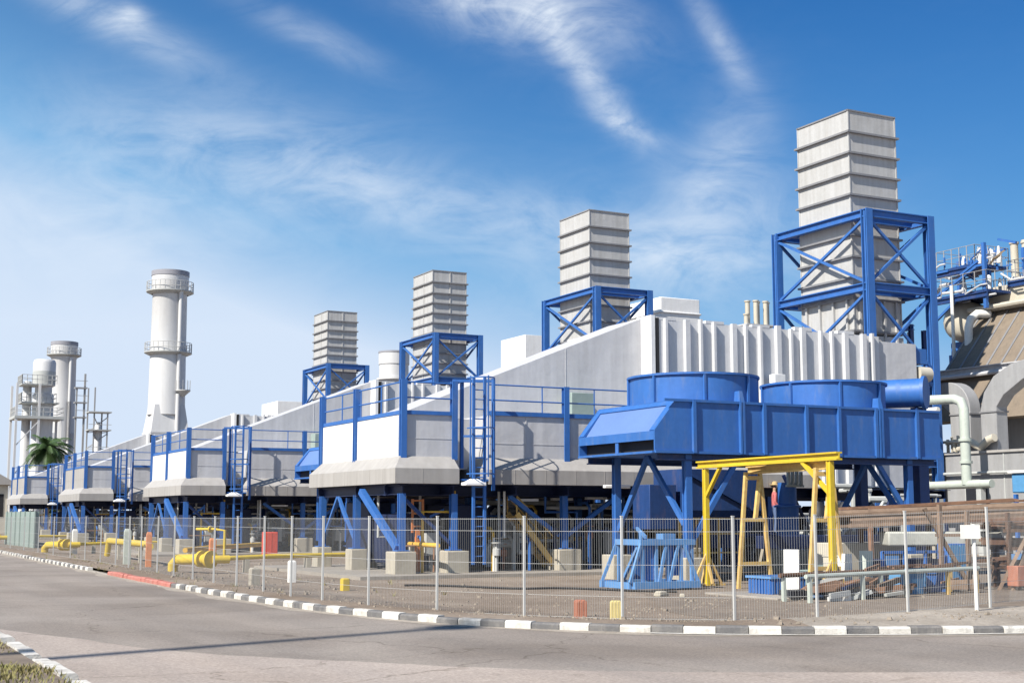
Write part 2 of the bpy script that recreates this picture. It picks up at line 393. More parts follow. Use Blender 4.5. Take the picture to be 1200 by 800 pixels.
# loose stones
st = MB()
def pebble(x, y, z, r):
    b = len(st.v); a = random.uniform(0,6.28)
    for k in range(5):
        t = a+k*1.2566; rr = r*random.uniform(.7,1.2); st.v.append((x+rr*math.cos(t), y+rr*math.sin(t), z-.005))
    for k in range(5):
        t = a+.3+k*1.2566; rr = r*random.uniform(.4,.8); st.v.append((x+rr*math.cos(t), y+rr*math.sin(t), z+r*random.uniform(.5,.9)))
    for k in range(5): k2 = (k+1) % 5; st.face([b+k,b+k2,b+5+k2,b+5+k])
    st.face([b+5+k for k in range(5)])
for i in range(5200):
    p = random.choice(kp[150:])if random.random() < .75 else random.choice(kp[60:])
    if p.x > 30: continue
    o = random.uniform(.3, 1)+random.expovariate(.25)
    d = Vector((-0.3,-1)) if p.x > 12 else Vector((-1,0)); 
    i0 = kp.index(p); q = kp[min(i0+1,len(kp)-1)]; d = (q-p).normalized(); n = Vector((-d.y,d.x))
    pos = p+n*o+d*random.uniform(-.3,.3)
    k = max(0, min(1, (p.x-12.5)/5)); wide = 1.0+1.9*k
    z = .125+.06*k if o < wide else max(0, .125+.05*k-(o-wide)*.08)
    pebble(pos.x, pos.y, z, random.uniform(.012,.035) if random.random() < .95 else random.uniform(.04,.07))
tag(st.build('loose_stones', 'stone'), 'small loose stones scattered over the gravel yard behind the kerb', 'stones', None, 'stuff')
wd = MB()
for i in range(46):
    p = random.choice(kp[130:205]); i0 = kp.index(p); q = kp[i0+1]; d = (q-p).normalized(); n = Vector((-d.y,d.x)); c = p+n*random.choice((random.uniform(.2,.35),random.uniform(.8,1.2),random.uniform(1.5,6)))
    for k in range(random.randint(6,22)):
        a = random.uniform(0,6.28); h = random.uniform(.04,.16); r0 = random.uniform(0,.08); b = len(wd.v); x = c.x+r0*math.cos(a); y = c.y+r0*math.sin(a); z = .08
        w_ = .008; ox, oy = -math.sin(a)*w_, math.cos(a)*w_
        wd.v += [(x-ox,y-oy,z),(x+ox,y+oy,z),(x+.5*h*math.cos(a),y+.5*h*math.sin(a),z+h)]; wd.face([b,b+1,b+2])
tag(wd.build('weeds', 'grass'), 'small dry weeds dotted along the fence and kerb', 'weeds', None, 'stuff')
# grass verge at the near left corner
gv = MB(); nx, ny = 14, 40
for i in range(nx+1):
    for j in range(ny+1):
        x = 2.6-i*.9; y = 12.6+j*.36
        z = .11+.05*math.sin(x*2.1+y)+random.uniform(-.02,.02) if i else .11
        if y > 22+max(0,(2.6-x))*1.2: z = -.1
        gv.v.append((x,y,z))
for i in range(nx):
    for j in range(ny): b = i*(ny+1)+j; gv.face([b,b+1,b+ny+2,b+ny+1], True)
struct('verge', gv, 'dry_soil')
gr = MB()
for i in range(16000):
    x = 2.58-abs(random.gauss(0,1.4)); y = random.uniform(13,21.6)
    cl = math.sin(x*3.1+1.3*y)+math.sin(y*2.3-x*1.7)
    if random.random() > .18+.3*cl: continue
    h = random.uniform(.025,.085); a = random.uniform(0,6.28); w = .008; lx = math.cos(a)*h*.6; ly = math.sin(a)*h*.6; z = .10+.05*math.sin(x*2.1+y)
    b = len(gr.v); px, py = -math.sin(a)*w, math.cos(a)*w
    gr.v += [(x-px,y-py,z),(x+px,y+py,z),(x+lx*.4+px*.7,y+ly*.4+py*.7,z+h*.6),(x+lx,y+ly,z+h)]
    gr.face([b,b+1,b+2]); gr.face([b,b+2,b+3])
tag(gr.build('grass', 'grass'), 'patchy dry grass on the verge at the near left corner', 'grass', None, 'stuff')

# ------------------------------------------------------------------ generating units
def make_unit():
    u = thing('turbine_building', (16,38.5,0), 'largest grey turbine building with big white end panels, behind the blue fan-ring cooler', 'turbine building', 'turbine buildings in a row')
    w = MB()
    w.box(16.42,18.15,39.0,46.2,3.3,4.93)            # inlet block
    w.box(18.15,19.4,40.2,46.2,3.3,4.93)             # recess behind the ladder
    w.box(19.4,26.6,39.0,46.2,3.3,5.0)               # main low block
    for x in (20.7,23.45,24.8): w.box(x-.02,x+.02,38.985,39,3.65,4.95)
    for z in (4.1,): w.box(19.4,26.6,38.99,39,z-.012,z+.012); w.box(16.45,18.15,38.99,39,z-.012+.1,z+.012+.1)
    w.build('wall', 'grey_cladding', u)
    for (y0,y1) in ((39.17,42.66),(42.94,46.0)):
        p = MB(); p.box(16.34,16.42,y0,y1,3.55,4.9)
        for z in (4.2,): p.box(16.333,16.34,y0,y1,z-.01,z+.01)
        p.build('wall_panel', 'white_cladding', u, bevel=.015)
    for (x,y) in ((16.42,38.98),(16.36,42.8),(16.36,46.13),(18.13,38.96),(22.15,38.96)):
        p = MB(); p.ibeam((x,y,3.55),(x,y,6.0),.19,.19); p.build('post', 'blue_paint', u)
    p = MB(); p.bar((16.42,39,4.99),(18.13,39,4.99),.12,.12); p.bar((16.42,39,4.99),(16.42,46.1,4.99),.12,.12); p.build('roof_beam', 'blue_paint', u)
    p = MB(); p.bar((19.4,39,5.06),(27,39,5.06),.12,.14); p.build('roof_beam', 'blue_paint', u)
    def rail(pts, zs, sp=1.7):
        mb = MB()
        for a, b in zip(pts, pts[1:]):
            A = Vector((*a,0)); B = Vector((*b,0))
            for z in zs: mb.tube([(A.x,A.y,z),(B.x,B.y,z)], .026, 6)
            n = max(1,int((B-A).length/sp))
            for k in range(n+1):
                q = A+(B-A)*k/n; mb.tube([(q.x,q.y,4.98),(q.x,q.y,zs[-1])], .022, 6)
        return mb
    rail([(16.42,46.1),(16.42,39),(18.13,39)], (5.45,5.93)).build('railing', 'blue_paint', u)
    rail([(19.35,39.02),(27.2,39.02)], (5.48,5.97)).build('railing', 'blue_paint', u)
    # skirts: vertical band, then a hipped slope back to the wall
    for (x0,x1,y1,lab) in ((15.98,18.12,46.35,0),(19.15,32.0,46.35,1)):
        s = MB(); y0 = 38.51
        s.frustum((x0,x1,y0,y1),2.8,(x0,x1,y0,y1),3.26)
        s.frustum((x0,x1,y0,y1),3.26,(x0+(.34 if not lab else .22),x1-(.02 if not lab else .1),y0+.44,y1-.35),3.64)
        x = x0+.9
        while x < x1-.3: s.box(x-.012,x+.012,y0-.006,y0,2.8,3.26); x += 1.1
        y = y0+1
        while y < y1-.3: s.box(x0-.006,x0,y-.012,y+.012,2.8,3.26); y += 1.1
        s.build('skirt', 'skirt_sheet', u, bevel=.03)
    # sloping duct
    d = MB(); d.prism([(17.2,5.0),(26.5,5.0),(26.5,8.83),(20.24,6.36),(17.2,5.12)], 'y', 41.0, 43.4)
    d.box(23.3,23.33,40.99,41,5.0,7.55)
    d.build('sloping_duct', 'grey_cladding', u, bevel=.03)
    c = MB(); c.box(26.42,26.58,40.34,41.3,4.9,8.86); c.box(26.40,26.42,40.75,40.79,4.9,8.86); c.build('corner_panel', 'white_cladding', u)
    j = MB(); j.box(26.6,26.76,40.36,41.3,3.0,8.78); j.build('expansion_joint', 'rubber', u)
    r = MB(); r.box(26.76,36.95,40.4,46.9,2.9,8.72)
    ribs = [27.01,27.92,28.51,29.1,29.97,30.51,31.17,31.99,32.59,33.15,34.01,34.54,35.21,36.1,36.53]
    for k, x in enumerate(ribs):
        wd = .2 if k in (1,4,7,9,12,13) else .1
        r.box(x-wd/2,x+wd/2,40.24,40.4,2.95,8.72+random.uniform(.02,.12))
    for x in ribs[::3]: r.box(x-.3,x+.5,40.39,40.6,8.72,8.78+random.uniform(.02,.08))
    r.build('ribbed_wall', 'rib_cladding', u)
    e = MB(); e.box(36.95,38.95,40.5,46.9,2.9,8.55); e.box(36.97,37.0,40.485,40.5,3,8.5); e.build('end_casing', 'grey_cladding', u, bevel=.02)
    mo = MB(); mo.tube([(39.1,40.7,7.4),(39.75,40.7,7.4)], .3, 16); mo.build('motor', 'cream_cladding', u)
    mo = MB(); mo.box(38.95,39.6,40.6,41.6,7.8,8.4); mo.bar((38.95,41,7.9),(40.2,41,7.0),.12); mo.build('motor_bracket', 'blue_paint', u)
    v = MB(); v.box(37.1,37.7,40.4,40.5,6.55,7.0)
    for k in range(4): v.box(37.12,37.68,40.37,40.4,6.6+k*.1,6.66+k*.1)
    v.build('vent', 'grey_paint', u)
    cb = MB(); cb.box(31.35,31.85,39.75,40.08,5.85,6.95); cb.build('control_box', 'white_cladding', u, bevel=.02)
    rail([(30.9,39.6),(33.6,39.6)], (6.0,6.35), .9).build('railing', 'galvanised', u)
    cab = MB(); cab.box(23.15,24.05,40.3,40.98,5.0,5.98); cab.build('roof_cabinet', 'green_paint', u, bevel=.02)
    # caged ladder with landing
    l = MB()
    for x in (18.45,18.83): l.bar((x,38.2,.35),(x,38.2,6.1),.08)
    z = .6
    while z < 5.9: l.tube([(18.45,38.2,z),(18.83,38.2,z)], .018, 5); z += .3
    ld = l.build('ladder', 'blue_paint', u)
    cg = MB()
    for z in (3.1,4.5,6.05):
        cg.tube([(18.4+.55*(1-math.cos(t))*0+.24+.42*math.cos(a), 38.2-.02-.62*math.sin(a)*1.0, z) for t, a in [(0,math.pi*k/10) for k in range(11)]], .022, 5)
    for k in (1,5,9):
        a = math.pi*k/10; cg.bar((18.64+.42*math.cos(a),38.18-.62*math.sin(a),3.0),(18.64+.42*math.cos(a),38.18-.62*math.sin(a),6.1),.035)
    cg.build('ladder_cage', 'blue_paint', u)
    fr = MB(); fr.bar((18.42,39,3.3),(18.42,39,6.05),.1); fr.bar((19.28,38.5,2.6),(19.28,38.5,6.1),.09); fr.bar((18.1,39,6.03),(19.3,38.6,6.03),.09); fr.bar((18.42,39,4.3),(19.28,38.5,4.3),.07)
    fr.box(18.2,19.3,38.55,40.1,2.9,2.96); fr.build('landing_frame', 'blue_paint', u)
    # floodlight hung under the skirt corner
    fl = MB(); fl.box(18.05,18.75,37.9,38.25,2.74,2.84); fl.frustum((18.1,18.7,37.95,38.2),2.84,(18.3,18.5,38.0,38.15),2.95); fl.build('floodlight', 'lamp_glass', u, bevel=.02)
    # steel below the floor
    fb = MB()
    for y in (39.9,42.4,46.0): fb.ibeam((16.2,y,2.62),(38.8,y,2.62),.25,.34)
    for x in (16.4,18.1,20.3,22.2,24.6,27,30,33,36,38.6): fb.ibeam((x,38.9,2.62),(x,46.1,2.62),.2,.3)
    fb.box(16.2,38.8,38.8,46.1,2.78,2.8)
    fb.build('floor_beam', 'machine_blue', u)  # dark colour chosen to paint in shade beneath the floor
    legs = [(16.3,38.75),(16.3,42.5),(16.3,45.8),(17.4,44.2),(17.4,46.0),(18.1,38.9),(22.2,39.2),(20.3,42.4),(24.6,42.4),(27.0,39.2),(30.5,39.2),(34.5,39.2),(38.4,39.2),(27,45.6),(30.5,45.6),(34.5,45.6),(22.2,45.8),(38.4,45.8)]
    for (x,y) in legs:
        p = MB(); p.ibeam((x,y,.78),(x,y,2.5),.2,.2); p.box(x-.2,x+.2,y-.2,y+.2,.77,.8); p.build('support_leg', 'blue_paint', u)
    br = [((16.2,38.8,.85),(15.95,41.2,2.6),.19),((16.3,42.5,.9),(16.3,44.2,2.45),.09),((16.3,45.8,.9),(16.3,44.3,2.45),.09),((17.4,44.2,.9),(17.4,46,2.45),.09),
          ((18.1,38.95,.9),(16.4,38.95,2.4),.1),((20.2,39.2,2.45),(22.0,39.2,1.2),.13),((22.3,39.2,1.2),(24.2,39.2,2.45),.13),((27.1,39.25,.9),(30.4,39.25,2.4),.13),((30.6,39.25,2.4),(34.4,39.25,.9),.13)]
    for a, b, t in br:
        p = MB(); p.bar(a, b, t); p.build('brace', 'blue_paint' if t > .12 or t < .095 else 'deep_blue_paint', u)
    return u
unit = make_unit()
ulab = [None, 'turbine building with small white end panels, between the red cabinet and the largest one', 'turbine building with grey end panels in front of the tallest round chimney', 'smallest turbine building, beside the palm tree at the far end of the row']
for k in range(1,4):
    c = clone(unit, (0,STEP*k,0), ulab[k])
    if k > 1:
        for ch in c.children:
            if ch.name.startswith('wall_panel'):
                ch.data = ch.data.copy(); ch.data.materials[0] = MATS['skirt_sheet']

# machinery beneath each unit
def make_skid():
    t = thing('machinery_skid', (26,42,0), 'dark blue machinery skid of tanks and pipes under the largest turbine building', 'machinery', 'machinery skids under the turbine buildings')
    b = MB(); b.box(20.5,38,40.5,45.8,.12,.34); b.build('base', 'dark_steel', t)
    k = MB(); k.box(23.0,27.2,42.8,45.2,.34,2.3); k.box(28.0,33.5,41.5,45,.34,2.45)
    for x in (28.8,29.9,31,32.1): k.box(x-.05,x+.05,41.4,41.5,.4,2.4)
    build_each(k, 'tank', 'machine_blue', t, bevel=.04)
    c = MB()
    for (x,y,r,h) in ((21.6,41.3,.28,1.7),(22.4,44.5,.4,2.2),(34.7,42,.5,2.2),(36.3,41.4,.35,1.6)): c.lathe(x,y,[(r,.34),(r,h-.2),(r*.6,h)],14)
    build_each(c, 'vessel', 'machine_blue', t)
    p = MB()
    random.seed(5)
    for i in range(26):
        x = random.uniform(19.8,37.5); y = random.uniform(40,44.5); z = random.uniform(.5,2.3); r = random.uniform(.04,.11)
        x2 = x+random.uniform(1,3.5); z2 = random.uniform(.5,2.4)
        p.tube([(x,y,.2),(x,y,z),(x+.08,y,z+.08),(x2,y,z+.08),(x2+.08,y,z),(x2+.08,y,z2)], r, 8)
    build_each(p, 'pipe', 'grey_paint', t)
    q = MB()
    for i in range(8):
        x = random.uniform(20,36); y = random.uniform(39.8,41.5); z = random.uniform(.6,2.2)
        q.tube([(x,y,z),(x+random.uniform(1.5,4),y,z)], .06, 8)
    build_each(q, 'pipe', 'white_paint', t)
    lm = MB()
    for (x,y,z) in ((20.9,40.0,2.3),(22.9,41.2,2.35),(23.9,40.6,2.38)): lm.box(x,x+.8,y,y+.16,z,z+.08)
    build_each(lm, 'lamp', 'lamp_glass', t)
    m = MB()
    m.box(16.9,17.9,40.2,42.5,.3,1.9); m.box(17.0,17.8,43.2,45.4,.3,2.3); m.box(18.9,20.0,40.4,41.4,.2,2.2)
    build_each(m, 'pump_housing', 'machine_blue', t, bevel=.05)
    return t
skid = make_skid()
for k in range(1,4): clone(skid, (0,STEP*k,0), 'dark blue machinery skid of tanks and pipes under the %s' % UN[k])

def make_bundle():
    t = thing('pipe_bundle', (20,40,0), 'thin pipes and small valves under the largest turbine building', 'pipework', 'pipe tangles under the turbine buildings')
    random.seed(33)
    for mm_, cnt, rr in (('grey_paint',13,.045),('blue_paint',12,.05),('white_paint',7,.04),('pipe_yellow',4,.05),('rust',4,.04)):
        for k in range(cnt):
            x = random.uniform(16.6,30); y = random.uniform(39.0,41.2); z = random.uniform(.7,2.3); x2 = x+random.uniform(-1.5,1.8)
            m = MB(); m.tube([(x,y,.1),(x,y,z),(x2,y+.1,z),(x2,y+.1,2.6)] if k % 2 else [(x,y,.1),(x,y,z),(x,y+.2,z+.15),(x+.1,y+.9,z+.15)], rr, 6); m.build('pipe', mm_, t)
    for k in range(9):
        x = random.uniform(16.8,29); y = random.uniform(39,40.5); z = random.uniform(.5,1.4)
        m = MB(); m.lathe(x,y,[(.05,.1),(.05,z),(.13,z+.02),(.13,z+.22),(.04,z+.24),(.04,z+.4),(.16,z+.4),(.16,z+.43)],10); m.build('valve', ('machine_blue','brick_paint','galvanised')[k % 3], t)
    for k in range(4):
        x = 17.5+k*3.3; m = MB(); m.box(x,x+.5,39.6,39.9,.6,1.3); m.bar((x+.25,39.75,.1),(x+.25,39.75,.6),.08); m.build('junction_box', 'grey_paint', t, bevel=.01)
    return t
bd_ = make_bundle()
for k in range(1,4): clone(bd_, (0,STEP*k,0), 'thin pipes and small valves under the %s' % UN[k])
# concrete piers
PG = 'concrete piers under the nearest turbine building'
pier_desc = [(16.3,38.75,.36,'front corner with the thick brace'),(16.3,42.5,.28,'middle of the white panels'),(16.3,45.8,.27,'far end of the white panels'),(17.4,44.2,.24,'white panels, set back in the shade'),
             (18.1,38.9,.38,'foot of the caged ladder'),(22.2,39.2,.42,'blue post beyond the yellow stairs'),(20.3,42.4,.3,'inner leg behind the ladder'),(24.6,42.4,.3,'inner leg near the blue cooler'),(27.0,39.2,.35,'first leg of the ribbed wall'),(30.5,39.2,.35,'second leg of the ribbed wall'),(34.5,39.2,.35,'third leg of the ribbed wall'),(38.4,39.2,.35,'plain end casing')]
for i, (x,y,h,dsc) in enumerate(pier_desc):
    mb = MB(); mb.box(x-h,x+h,y-h,y+h,-.1,.76)
    o = single('concrete_pier', mb, 'concrete', 'concrete pier under the largest turbine building at the '+dsc, 'pier', PG, (x,y,0), bevel=.03)
    for k in range(1,4):
        c = o.copy(); C.objects.link(c); c.location.y += STEP*k
        c['group'] = 'concrete piers under the %s turbine building' % ORD[k]
        c['label'] = 'pale concrete pier under the %s' % UN[k]
for k in range(4):
    mb = MB(); mb.box(14.4,40,37.2,47.5,-.05,.10)
    so = single('concrete_slab', mb, 'slab_concrete', 'low concrete slab beneath the piers of the %s' % UN[k], 'slab', 'slabs under the turbine buildings', (14.4,37.2,0))
    so.location.y += STEP*k

# ------------------------------------------------------------------ exhaust stacks and their blue frames
def make_stack(levels, seam):
    t = thing('exhaust_stack', (48.45,55,0), '', 'exhaust stack', 'square exhaust stacks behind the turbine buildings')
    x0,x1,y0,y1 = 46.9,50.04,53.0,57.0
    b = MB(); b.box(x0,x1,y0,y1,11.0,22.5)
    b.frustum((x0-.03,x1+.03,y0-.03,y1+.03),10.99,(x0-.03,x1+.03,y0-.03,y1+.03),11.0)
    if seam:
        xm = x0+(x1-x0)*.52; ym = y0+(y1-y0)*.45
        b.box(xm-.05,xm+.05,y0-.05,y0,12.9,22.45); b.box(x0-.05,x0,ym-.05,ym+.05,12.9,22.45)
    for x in (x0,x1):
        for y in (y0,y1): b.box(x-.035,x+.035,y-.035,y+.035,11,22.48)
    for k in range(4):
        x = x0+.35+k*.8; b.box(x-.06,x+.06,y0-.14,y0,8.7,12.7)
        y = y0+.4+k*1.05; b.box(x0-.14,x0,y-.06,y+.06,8.7,12.7)
    b.build('shaft', 'stack_sheet', t)
    for z in levels:
        f = MB(); w = .16
        f.box(x0-w,x1+w,y0-w,y0,z-.05,z+.05); f.box(x0-w,x1+w,y1,y1+w,z-.05,z+.05); f.box(x0-w,x0,y0,y1,z-.05,z+.05); f.box(x1,x1+w,y0,y1,z-.05,z+.05)
        f.build('flange', 'flange_steel', t)
    r = MB(); r.box(x0-.05,x1+.05,y0-.05,y0+.05,22.5,22.58); r.box(x0-.05,x1+.05,y1-.05,y1+.05,22.5,22.58); r.box(x0-.05,x0+.05,y0,y1,22.5,22.58); r.box(x1-.05,x1+.05,y0,y1,22.5,22.58)
    r.build('rim', 'flange_steel', t)
    h = MB(); h.box(46.85,50.1,52.95,57.05,4.5,10.9); h.box(44,46.85,53.4,56.6,3.2,9.8); h.build('breeching', 'stack_sheet', t)
    return t
L1 = [21.4,20.3,19.2,18.1,17.05,16.0,14.9,13.8,12.75,11.1]
L2 = [21.55,20.6,19.75,18.9,18.05,17.2,16.35,15.5,14.65,13.8,12.95,11.1]
sA = make_stack(L1, False); sA['label'] = 'largest square grey stack, standing inside the biggest blue steel frame'
clone(sA, (0,STEP,0), 'square grey stack second from the right, with widely spaced flanges and no middle seam')
sB = make_stack(L2, True); sB.location.y += 2*STEP; sB['label'] = 'square grey stack third from the right, closely banded with a vertical middle seam'
clone(sB, (0,STEP,0), 'smallest square grey stack, left end of the row of four')
def make_frame():
    t = thing('support_frame', (48.55,55,0), 'largest blue braced steel frame around the nearest square stack', 'steel frame', 'blue steel frames around the stacks')
    x0,x1,y0,y1 = 46.5,50.6,51.41,58.5
    zs = [0,4.4,8.9,13.1,16.8]
    for (x,y) in ((x0,y0),(x1,y0),(x0,y1),(x1,y1)):
        p = MB(); p.ibeam((x,y,0),(x,y,17.0),.42,.42,.05); p.box(x-.16,x+.16,y-.05,y+.05,0,16.9); p.build('column', 'blue_paint', t)
    for z in zs[1:]:
        for a,b in (((x0,y0),(x1,y0)),((x0,y1),(x1,y1)),((x0,y0),(x0,y1)),((x1,y0),(x1,y1))):
            p = MB(); p.ibeam((*a,z),(*b,z),.3,.4 if z > 12 else .34,.05); p.build('beam', 'blue_paint', t)
    for z in (16.8,13.1):      # guide beams beside the shaft
        for y in (52.6,57.4):
            p = MB(); p.ibeam((x0,y,z),(x1,y,z),.22,.34,.05); p.build('guide_beam', 'blue_paint', t)
    for za, zb in zip(zs[1:], zs[2:]):
        for a,b in (((x0,y0),(x1,y0)),((x0,y0),(x0,y1)),((x1,y0),(x1,y1)),((x0,y1),(x1,y1))):
            p = MB(); p.bar((*a,za+.15),(*b,zb-.2),.13); p.build('brace', 'blue_paint', t)
            p = MB(); p.bar((a[0]+.02,a[1]+.02,zb-.2),(b[0]+.02,b[1]+.02,za+.15),.13); p.build('brace', 'blue_paint', t)
    return t
fA = make_frame()
for k, l in ((1,'blue braced steel frame around the second stack from the right'),(2,'blue braced steel frame around the closely banded third stack'),(3,'smallest blue braced steel frame, around the leftmost square stack')): clone(fA, (0,STEP*k,0), l)

# ------------------------------------------------------------------ blue air coolers
def make_cooler():
    t = thing('air_cooler', (25.5,33.1,0), 'large blue air cooler with two round fan rings, raised on legs behind the yellow gantry', 'air cooler', 'blue air coolers beside the turbine buildings')
    x0,x1,y0,y1,z0,z1 = 20.4,30.7,31.05,35.12,3.52,4.96
    b = MB()
    b.prism([(x0+.62,z0),(x1,z0),(x1,z1),(x0+.68,z1),(x0+.68,z1-.02)], 'y', y0+.05, y1-.05)
    b.build('plenum', 'blue_paint', t)
    s = MB()   # front and back side plates follow the hood outline
    out = [(x0,z0),(x1,z0),(x1,z1),(x0+.7,z1),(x0,4.12)]
    s.prism(out, 'y', y0, y0+.045); s.prism(out, 'y', y1-.045, y1); s.build('side_plate', 'blue_paint', t)
    for x in (21.66,24.05,25.55,26.75,28.15,29.75):
        p = MB(); p.box(x-.05,x+.05,y0-.09,y0,z0,z1)
        p.build('stiffener', 'blue_paint', t)
    for x in (23.25,28.3):
        p = MB(); p.box(x-.06,x+.0,y0-.1,y0,z0,z1); p.box(x+.03,x+.1,y0-.1,y0,z0,z1+.0); p.frustum((x-.07,x+.1,y0-.09,y0+.2),z1,(x-.03,x+.07,y0-.02,y0+.2),z1+.32); p.build('stiffener', 'blue_paint', t)
    e = MB(); e.box(x0+.3,x1+.04,y0-.06,y0,z1-.05,z1+.02); e.box(x0,x1+.04,y0-.06,y0,z0-.02,z0+.05); e.build('edge_angle', 'blue_paint', t)
    h = MB()   # hood: sloping intake panel over a dark slot
    h.prism([(x0+.04,4.02),(x0+.64,4.84),(x0+.70,4.79),(x0+.10,3.97)], 'y', y0+.25, y1-.25); h.build('hood_panel', 'hood_sheen_blue', t)
    f = MB()
    f.prism([(x0,4.12),(x0+.7,4.96),(x0+.75,4.91),(x0+.05,4.07)], 'y', y0+.05, y0+.27); f.prism([(x0,4.12),(x0+.7,4.96),(x0+.75,4.91),(x0+.05,4.07)], 'y', y1-.27, y1-.05)
    f.prism([(x0+.58,4.82),(x0+.7,4.96),(x0+.75,4.91),(x0+.63,4.77)], 'y', y0+.27, y1-.27)
    f.box(x0,x0+.05,y0+.05,y1-.05,3.86,4.1); f.box(x0-.05,x0+.55,y0+.05,y1-.05,z0-.02,z0+.04); f.box(x0+.02,x0+.05,32.95,33.1,z0,3.9)
    f.build('hood_frame', 'blue_paint', t)
    f = MB(); f.box(x0+.25,x0+.6,y0+.06,y1-.06,z0+.06,3.95); f.build('slot_shade_box', 'rubber', t)  # black box painted as the shade inside the open slot
    for cx in (23.1,27.95):
        r = MB(); r.lathe(cx,33.1,[(1.86,z1),(1.86,z1+.78),(1.93,z1+.79),(1.93,z1+.85),(1.82,z1+.85),(1.80,z1+.1)],48,cap=False)
        q = r
        for k in range(8):
            a = 2*math.pi*k/8+.35; ca,sa = math.cos(a),math.sin(a)
            q.bar((cx+1.89*ca,33.1+1.89*sa,z1+.02),(cx+1.89*ca,33.1+1.89*sa,z1+.8),.07)
        r.build('fan_ring', 'blue_paint', t)
        fb = MB(); fb.lathe(cx,33.1,[(.25,z1+.3),(.25,z1+.5)],16)
        for k in range(6):
            a = k*math.pi/3; fb.hexa([(cx+r_*math.cos(a)+w_*math.sin(a),33.1+r_*math.sin(a)-w_*math.cos(a),z_) for z_ in (z1+.36,z1+.42) for r_,w_ in ((.2,-.1),(1.7,-.2),(1.7,.2),(.2,.1))])
        fb.build('fan', 'grey_paint', t)
    for (x,y) in ((21.6,31.3),(21.5,34.8),(29.6,31.3),(29.6,34.8)):
        l = MB(); l.ibeam((x,y,.7),(x,y,z0),.2,.2,.035); l.box(x-.07,x+.07,y-.07,y+.07,.7,z0); l.build('leg', 'blue_paint', t)
    for a,b in (((21.5,33.1,3.5),(21.5,34.7,1.4)),((21.5,33.1,3.5),(21.6,31.45,1.6)),((23.35,31.3,3.45),(21.7,31.3,1.1)),((28.35,31.3,3.45),(29.5,31.3,1.9)),((29.6,33.1,3.5),(29.6,34.7,1.4)),((29.6,33.1,3.5),(29.6,31.45,1.6))):
        l = MB(); l.bar(a,b,.11,.14); l.build('brace', 'blue_paint', t)
    u = MB(); u.ibeam((20.6,31.25,3.42),(30.6,31.25,3.42),.2,.2); u.ibeam((20.6,34.9,3.42),(30.6,34.9,3.42),.2,.2); u.build('floor_beam', 'deep_blue_paint', t)
    return t
cA = make_cooler(); clone(cA, (0,STEP,0), 'blue air cooler hood poking out beside the big white end panels, mostly hidden')
for (x,y,d) in ((21.6,31.3,'left front leg, beside the yellow gantry'),(21.5,34.8,'left rear leg, behind the light blue stand'),(29.6,31.3,'right front leg, behind the timber pile'),(29.6,34.8,'right rear leg')):
    mb = MB(); mb.box(x-.33,x+.33,y-.33,y+.33,-.1,.7)
    single('concrete_pier', mb, 'concrete', 'concrete pier under the blue cooler at its '+d, 'pier', 'piers under the blue air cooler', (x,y,0), bevel=.03)
# blue drum behind the cooler
t = thing('drum', (31.6,33.6,0), 'blue horizontal drum with a flat round end, above the end of the blue cooler', 'drum')
m = MB(); m.tube([(30.35,34.9,5.72),(31.72,32.75,5.72)], .46, 28); m.build('shell', 'blue_paint', t)
m = MB(); m.tube([(31.72,32.75,5.72),(31.78,32.66,5.72)], .53, 28); m.build('end_plate', 'blue_paint', t)
m = MB(); m.box(31.5,31.9,32.8,33.1,.0,5.25); m.box(30.5,30.8,34.4,34.7,0,5.3); build_each(m, 'stand', 'deep_blue_paint', t)
# hopper tank and pump in the shade behind the cooler
t = thing('hopper_tank', (27,37,0), 'deep blue sloped tank in the shade behind the yellow gantry', 'tank')
m = MB(); m.box(24.9,28.0,36.3,38.0,2.0,3.3); m.frustum((26.2,27.4,36.7,37.6),.8,(24.9,28.0,36.3,38.0),2.0); m.build('shell', 'deep_blue_paint', t)
m = MB(); m.box(23.7,24.7,36.4,37.4,1.4,2.8); m.build('end_box', 'deep_blue_paint', t, bevel=.02)
m = MB(); m.bar((25.0,36.25,3.2),(27.4,36.25,2.1),.09); m.build('stiffener', 'deep_blue_paint', t)
t = thing('pump', (28.7,35.9,0), 'upright blue cylindrical pump with a pale ribbed top, right of the yellow frames', 'pump')
m = MB(); m.lathe(28.7,35.9,[(.36,.75),(.36,2.1),(.44,2.1),(.44,2.16),(.3,2.2),(.3,2.9)],18); m.build('body', 'blue_paint', t)
m = MB()
for k in range(4): m.box(28.45+k*.17,28.53+k*.17,35.5,35.6,2.8,3.25)
m.box(28.4,29.1,35.52,35.6,2.75,2.82); m.build('ribbed_top', 'pale_green_pipe', t)
m = MB(); m.box(28.2,29.2,35.4,36.4,-.05,.75); single('concrete_pier', m, 'concrete', 'broad pale concrete plinth under the upright blue pump', 'pier', None, (28.7,35.9,0), .03)
mb = MB(); mb.box(21.6,22.5,35.6,35.75,2.65,2.75); single('lamp', mb, 'lamp_glass', 'white lamp bar hanging left of the yellow gantry under the blue cooler', 'lamp', None, (22,35.7,2.65), .02)

